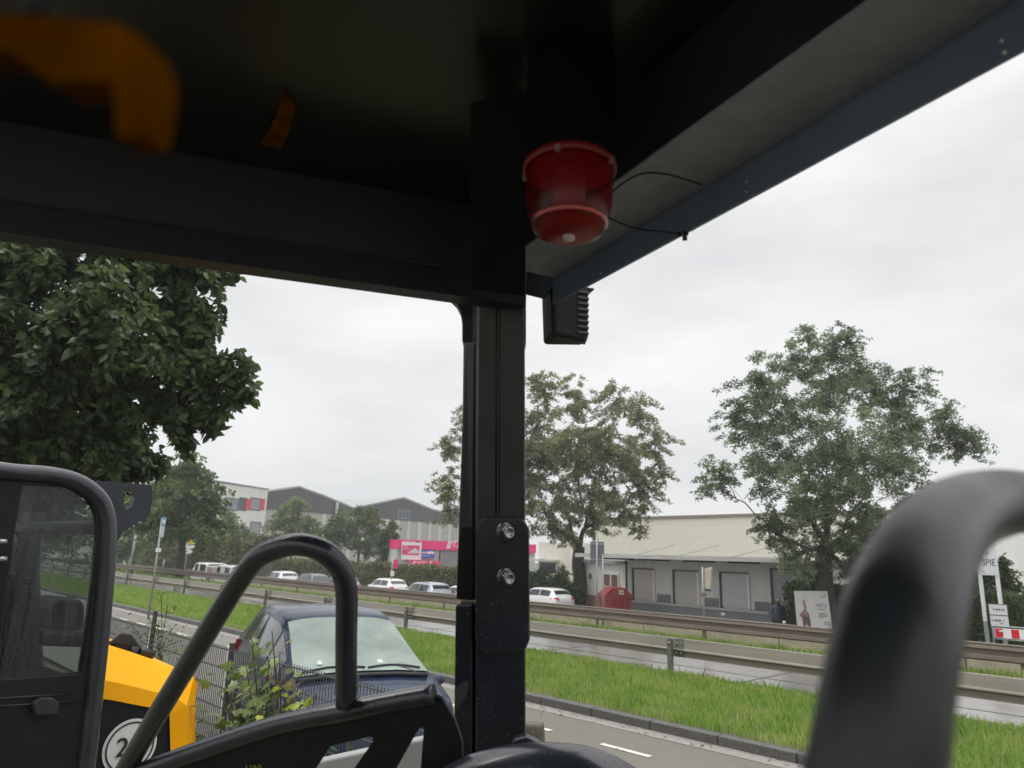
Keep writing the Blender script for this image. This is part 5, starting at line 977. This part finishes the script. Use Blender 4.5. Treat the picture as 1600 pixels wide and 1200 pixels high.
for k, q in enumerate(((1568,66),(1572,84),(1169,285),(1169,301),(941,428))):
    p = at_v(r0, r1, *q) + np.array([rn[0], rn[1], 0])*.001; rad = .0022 if k < 2 else .0012; s_ = MB(); 
    s_.lathe([(0,0),(rad,0),(rad,.004),(0,.005)], (0,0,0), 10, 'y'); o_ = s_.build('rivet', M_white, fm); o_.location = tuple(p-FB); o_.rotation_euler = (0,0,math.atan2(-rn[0], rn[1]))
# pillar
def V4(pts, d, th, name, m, bevel=.003, parent=None):
    b = MB(); f = [fd(x, y, d) for x, y in pts]; b.prism(f, FWh*th); return b.build(name, m, parent or fm, bevel=bevel)
FWh = np.array([_h[0], _h[1], 0])
PD = 1.62
# pillar tube: front face and left face
def pil(name, tp, bt, m, bevel=.004):     # tp/bt: lists of (px,py,d) rings, back corners added
    b = MB(); a = [fd(*q) for q in tp]; c = [fd(*q) for q in bt]; n = len(a); b.add(a+c, [tuple(range(n)), tuple(range(2*n-1, n-1, -1))] + [(i, i+n, (i+1) % n+n, (i+1) % n) for i in range(n)]); return b.build(name, m, fm, bevel=bevel)
pil('pillar', [(748,330,PD),(820,330,PD),(816,330,PD+.12),(726,330,PD+.12)], [(742,1500,PD),(822,1500,PD),(818,1500,PD+.12),(712,1500,PD+.12)], M_wet)
pil('pillar_flange', [(727,535,PD+.05),(742,535,PD+.02),(742,535,PD+.13),(727,535,PD+.13)], [(713,935,PD+.05),(738,935,PD+.02),(738,935,PD+.13),(713,935,PD+.13)], M_black)
b = MB(); b.tube([fd(776,420,PD+.0005), fd(775,803,PD+.0005)], .0022, 8).tube([fd(781,420,PD+.0005), fd(780,803,PD+.0005)], .0016, 8); b.build('weld_seam', M_black, fm)
pl = [(744,825),(749,813),(760,808),(808,808),(820,814),(827,826),(828,1000),(822,1014),(810,1020),(758,1022),(746,1012),(742,996)]
plate = V4(pl, PD-.012, .01, 'mounting_plate', M_wet, .004)
pl2 = [(719,822),(741,822),(740,938),(713,936),(716,860)]
V4(pl2, PD+.02, .12, 'side_plate', M_black, .003)
V4([(712,945),(738,945),(738,1500),(706,1500),(711,1000)], PD+.005, .14, 'lower_sleeve', M_wet, .003)
mleaf = MB(); lf = [fd(x, y, PD-.002) for x, y in ((712,1075),(722,1066),(731,1064),(733,1072),(728,1090),(718,1105),(711,1112))]; mleaf.prism(lf, -FWh*.001); mleaf.build('wet_leaf', mat('grey_wet_leaf', (.06,.06,.065), .5), fm)
def bolt(px, py):
    c = fd(px, py, PD-.013); n = np.array([at_d(820,900,PD)[1]-at_d(748,900,PD)[1], -(at_d(820,900,PD)[0]-at_d(748,900,PD)[0]), 0]); n = n/np.linalg.norm(n)
    if n @ FWh > 0: n = -n
    n = np.array([n[0]*math.cos(.42)-n[1]*math.sin(.42), n[0]*math.sin(.42)+n[1]*math.cos(.42), -.1])
    q = Vector(n).to_track_quat('Z', 'X'); M4 = Matrix.Translation(Vector(c)) @ q.to_matrix().to_4x4()
    w = MB().lathe([(0,0),(.0225,0),(.0225,.002),(.018,.006),(0,.0062)], (0,0,0), 32).build('bolt', mat('dark_zinc', (.12,.12,.13), .3, metal=1.), fm, bevel=0)
    w.matrix_basis = M4
    h = MB(); hx = [(.0168*math.cos(math.pi/3*k+.3), .0168*math.sin(math.pi/3*k+.3), .005) for k in range(6)]; h.prism(hx, (0,0,.014)); h.build('nut', mat('dark_zinc', (.2,.2,.21), .35, metal=1.), w, bevel=.0018)
    MB().lathe([(0,.0192),(.0115,.0192),(.0125,.02),(.0125,.0245),(.0105,.0255),(.0085,.023),(0,.0222)], (0,0,0), 24).build('bolt_end', mat('bright_zinc', (.3,.31,.33), .25, metal=1.), w); return w
bolt(789.5, 831); bolt(790, 902)
# head of the pillar: rounded gusset and roof corner
gs = [(660,440),(668,452),(700,460),(712,472),(719,486),(722,505),(722,531),(727,538),(745,538),(822,538),(822,400),(822,330),(740,330),(700,380)]
V4(gs, PD+.06, .05, 'corner_gusset', M_beam, .004)
b = MB(); b.prism([fd(736,452,PD-.17), fd(821,464,PD-.17), fd(822,150,1.12), fd(734,165,1.12)], FWh*.02+np.array([0,0,.02])); b.build('pillar_head_gusset', mat('matte_black', (.007,.008,.011), .8, spec=.15), fm, bevel=.003)
V4([(822,330),(905,395),(905,425),(880,445),(860,452),(850,465),(822,458)], PD+.035, .012, 'lamp_bracket', M_beam, .002)
# cross beam over the pillar towards the back
MB().prism([P3(DR0+rn*.14+rd*.0,2.80), P3(DR0+rn*.14+rd*.16,2.80), P3(DR0+rn*.14+rd*.16,2.961), P3(DR0+rn*.14,2.961)], (rn[0]*1.5, rn[1]*1.5, 0)).build('roof_crossbar', M_roof, fm) if False else None
# work lamp under the corner
wl = [fd(891,495,1.66)]
c0 = at_d(892, 495, 1.68); wlt = thing('work_lamp', 'black ribbed work lamp hanging under the roof corner right of the pillar', 'work lamp', c0, yaw_to(c0)+.35)
wlt.scale = (1.12, 1.1, 1.0)
u = 1.68/F
b = MB(); b.hexa([(-32*u,-.03,-40*u),(18*u,-.03,-46*u),(31*u,.05,-32*u),(-28*u,.06,-38*u)], [(-36*u,-.03,40*u),(18*u,-.03,46*u),(30*u,.05,42*u),(-32*u,.06,44*u)]); b.build('lamp_body', M_rubber, wlt, bevel=.009)
b = MB()
for k in range(8):
    z = (34-9.4*k)*u; b.hexa([(2*u,-.0335,z-1.8*u),(18.5*u,-.0335,z-1.8*u),(31.5*u,.04,z-1.8*u),(4*u,.04,z-1.8*u)], [(2*u,-.0335,z+1.8*u),(18.5*u,-.0335,z+1.8*u),(31.5*u,.04,z+1.8*u),(4*u,.04,z+1.8*u)])
b.build('cooling_fins', mat('fin_black', (.06,.075,.09), .45), wlt, bevel=.0012)
MB().bb(-.012, .012, -.02, .03, 40*u, 80*u).bb(-40*u, 30*u, -.02, .04, 44*u, 47*u).build('lamp_bracket', M_beam, wlt, bevel=.002)
# beacon
bc = at_d(890, 265, 1.08); bt = thing('beacon_light', 'dark red cylindrical beacon lamp hanging from the underside of the roof', 'beacon', (bc[0], bc[1], 2.96)); u = 1.08/F; zt = 0.; zr = bc[2]-2.96; zb = float(at_d(890,378,1.08)[2]-2.96); rb = 71*u
MB().lathe([(0,0),(rb*.99,0),(rb*1.0,-.02),(rb*1.0,zr+.008),(rb*.95,zr+.004),(rb*.9,zr+.012),(rb*.0,zr+.012)], (0,0,0), 48).build('housing', mat('dark_red_black_housing', (.006,.005,.006), .8, spec=.1), bt)
MB().lathe([(rb*1.0,zr+.006),(rb*1.03,zr+.003),(rb*1.03,zr-.004),(rb*.99,zr-.007),(rb*.96,zr-.004)], (0,0,0), 48).build('collar', mat('red_lens_rim', (.25,.015,.02), .4), bt)
M_lens = glassmat('red_lens', (.8,.14,.15), rough=.25, haze=.12, hcol=(.4,.02,.025))
MB().lathe([(rb*.97,zr-.002),(rb*.93,zb*.55+zr*.45),(rb*.84,zb+.02),(rb*.76,zb+.006),(rb*.55,zb),(0,zb-.002)], (0,0,0), 48).build('lens', M_lens, bt)
M_redin = mat('red_reflector', (.36,.018,.026), .6, spec=.2)
MB().lathe([(0,zr-.006),(rb*.9,zr-.006),(rb*.9,zr-.0),(0,zr-.0)], (0,0,0), 40).build('reflector_disc', M_redin, bt)
MB().lathe([(rb*.4,zr-.007),(rb*.33,zr*.5+zb*.5),(rb*.42,zb+.03),(rb*.62,zb+.016),(rb*.62,zb+.006),(0,zb+.004)], (0,0,0), 32).build('reflector_column', M_redin, bt)
b = MB(); pts = [(rb*.8*math.cos(a), rb*.8*math.sin(a), zb+.016) for a in np.linspace(-1.9, .9, 24)]; b.tube(pts, .003, 8); b.build('rim_highlight', mat('pale_red_highlight', (.8,.16,.16), .2, coat=.6), bt)  # C-shaped highlight on the lens rim, modelled as a pale bead
for a in (-2.6, -1.1, .2): MB().box((rb*1.0*math.cos(a), rb*1.0*math.sin(a), zr-.005), (.007,.007,.01), a).build('lens_clip', mat('pale_clip', (.3,.2,.2), .4), bt)
b = MB(); b.lathe([(0,0),(.009,0),(.009,-.006),(0,-.008)], (0,0,zb-.002), 14); b.build('lens_screw', mat('pale_clip2', (.6,.5,.5), .3), bt)
# cables
cb1 = thing('cable', 'thin black cable sagging under the roof lip between the beacon and the work lamp', 'cable', at_d(980, 350, 1.3)); CB = np.array(cb1.location)
b = MB(); b.tube(smooth_path([at_d(*q)-CB for q in ((925,330,1.28),(950,340,1.26),(990,356,1.25),(1030,361,1.24),(1068,362,1.23),(1120,330,1.2),(1168,303,1.17))], 8), .0016, 8); b.build('cable_run', M_rubber, cb1)
b = MB(); b.tube(smooth_path([at_d(*q)-CB for q in ((955,302,1.12),(975,285,1.11),(1005,271,1.1),(1040,272,1.1),(1070,280,1.1),(1098,289,1.1))], 8), .0016, 8); b.build('cable_run', M_rubber, cb1)
b = MB()
for q in ((1062,366,1.225),(1072,364,1.225),(1080,357,1.22),(1070,372,1.225)): c = at_d(*q)-CB; b.box(c, (.008,.006,.008), .5)
b.build('cable_clip', M_rubber, cb1, bevel=.001)
# left hoop, rail and plate
hp = smooth_path([fd(185,1222,1.42), fd(232,1140,1.38), fd(290,1044,1.34), fd(348,948,1.29), fd(376,904,1.27), fd(402,872,1.25), fd(435,856,1.24), fd(468,851,1.23), fd(502,860,1.23), fd(529,884,1.24), fd(541,922,1.25), fd(541,1000,1.27), fd(541,1100,1.3)], 6)
MB().tube(hp, .0195, 20).build('grab_hoop', M_wet, fm)
RP = 1.31
rl = smooth_path([fd(130,1238,1.42), fd(200,1214,1.40), fd(320,1170,1.38), fd(430,1134,1.36), fd(540,1111,1.33), fd(610,1097,1.32), fd(679,1085,1.31)], 5)
MB().tube(rl, .0185, 18).build('side_rail', M_wet, fm)
MB().lathe([(.006,-.004),(.016,0),(.026,.006)], (0,0,0), 18).build('weld_collar', M_wet, fm).location = tuple(fd(541,1095,1.3))
def plate_holes(name, outer, holes, d, th, m):
    bm = bmesh.new(); ed = []
    for loop in [outer] + holes:
        V = [bm.verts.new(tuple(fd(x, y, d(x)))) for x, y in loop]; ed += [bm.edges.new((V[i], V[(i+1) % len(V)])) for i in range(len(V))]
    bmesh.ops.triangle_fill(bm, use_beauty=True, use_dissolve=False, edges=ed)
    me = bpy.data.meshes.new(name); bm.to_mesh(me); bm.free(); me.materials.append(m); o = bpy.data.objects.new(name, me); S.collection.objects.link(o); o.parent = fm
    s = o.modifiers.new('solid', 'SOLIDIFY'); s.thickness = th; return o
h1 = [(516,1166),(545,1159),(578,1151),(583,1153),(583,1158),(556,1197),(490,1290),(430,1290),(494,1200)]
h2 = [(650,1146),(656,1138),(661,1137),(662,1142),(657,1205),(654,1290),(565,1290),(618,1203)]
plate_holes('side_plate', [(110,1246),(320,1172),(430,1138),(540,1115),(682,1088),(691,1092),(711,1126),(722,1160),(720,1330),(110,1330)], [h1, h2], lambda x: 1.43-.12*(x-130)/550, .008, M_black)
text('lettering', 'LWG', .017, mat('yellow_green_print', (.28,.33,.06), .5), fm, tuple(fd(401,1199,1.372)-FWh*.006), (math.pi/2, 0, yaw_to(at_d(401,1199,1.37))+.1))
# grey bar seen through the cut-outs
b = MB(); a = [fd(440,1202,2.1), fd(700,1146,2.0)]; b.prism([a[0], a[1], a[1]-np.array([0,0,.25]), a[0]-np.array([0,0,.25])], FWh*.05+np.array([0,0,.0])); tag(b.build('track_frame_bar', M_greymetal, fm, bevel=.006), 'light grey steel bar seen through the cut-outs')
# black fender bend at the foot of the pillar
fe = [fd(600,1420,1.26)-np.array([0,0,.7])] + smooth_path([fd(600,1420,1.26), fd(650,1300,1.25), fd(715,1243,1.22), fd(790,1216,1.2), fd(865,1212,1.18), fd(940,1228,1.16), fd(1015,1290,1.14), fd(1060,1420,1.13)], 6) + [fd(1060,1420,1.13)-np.array([0,0,.7])]
MB().tube(fe, .05, 24).build('fender_bend', M_wet, fm)
b = MB(); b.prism([fd(798,1170,1.3), fd(803,1156,1.3), fd(822,1151,1.3), fd(838,1158,1.3), fd(855,1172,1.3), (fd(860,1184,1.3)), fd(800,1184,1.3)], FWh*.03); b.build('fender_flange', M_wet, fm, bevel=.004)
# big blurred grab rail at the right
dwn = np.array([0,0,1.])
gr = [fd(1315,1420,.213)-dwn*1.4, fd(1315,1420,.213)-dwn*.3] + smooth_path([fd(1315,1420,.213), fd(1366,1200,.222), fd(1384,1080,.232), fd(1402,990,.245), fd(1421,920,.268), fd(1449,858,.305), fd(1488,812,.35), fd(1538,790,.40), fd(1600,785,.455), fd(1680,815,.44), fd(1740,900,.5), fd(1780,1200,.55)], 6) + [fd(1785,1300,.56)-dwn*1.2]
tag(MB().tube(gr, .0198, 28).build('grab_rail', mat('worn_grey_black_rail', (.022,.026,.03), .36, var=.3, vscale=10, bump=.1, bscale=25, spec=.38, rvar=.08, stretch=(1,1,.35)), fm), 'thick bent grab rail close to the viewer at the right')
# floor and lower body of our own machine (below the frame)
MB().bb(-1.0, 1.4, -1.2, .75, .55, .62).build('floor_plate', M_black, fm)
for o in list(S.collection.objects):
    if o.parent is fm and o.name.startswith('floor_plate'): o.location = (-FB[0], -FB[1], 0)

# ------------------------------------------------------------------ rain haze
hm = bpy.data.materials.new('rain_haze'); hm.use_nodes = True; hn_ = hm.node_tree; hn_.nodes.remove(hn_.nodes['Principled BSDF']); pv = hn_.nodes.new("ShaderNodeVolumePrincipled")
pv.inputs['Color'].default_value = (.9, .93, .96, 1); pv.inputs['Density'].default_value = .0011; pv.inputs['Anisotropy'].default_value = .2; hn_.links.new(pv.outputs[0], hn_.nodes['Material Output'].inputs['Volume'])
tag(MB().bb(-430, 130, -70, 340, -3.2, 34).build('haze', hm), 'thin rain haze over the whole place', 'haze', kind='stuff')
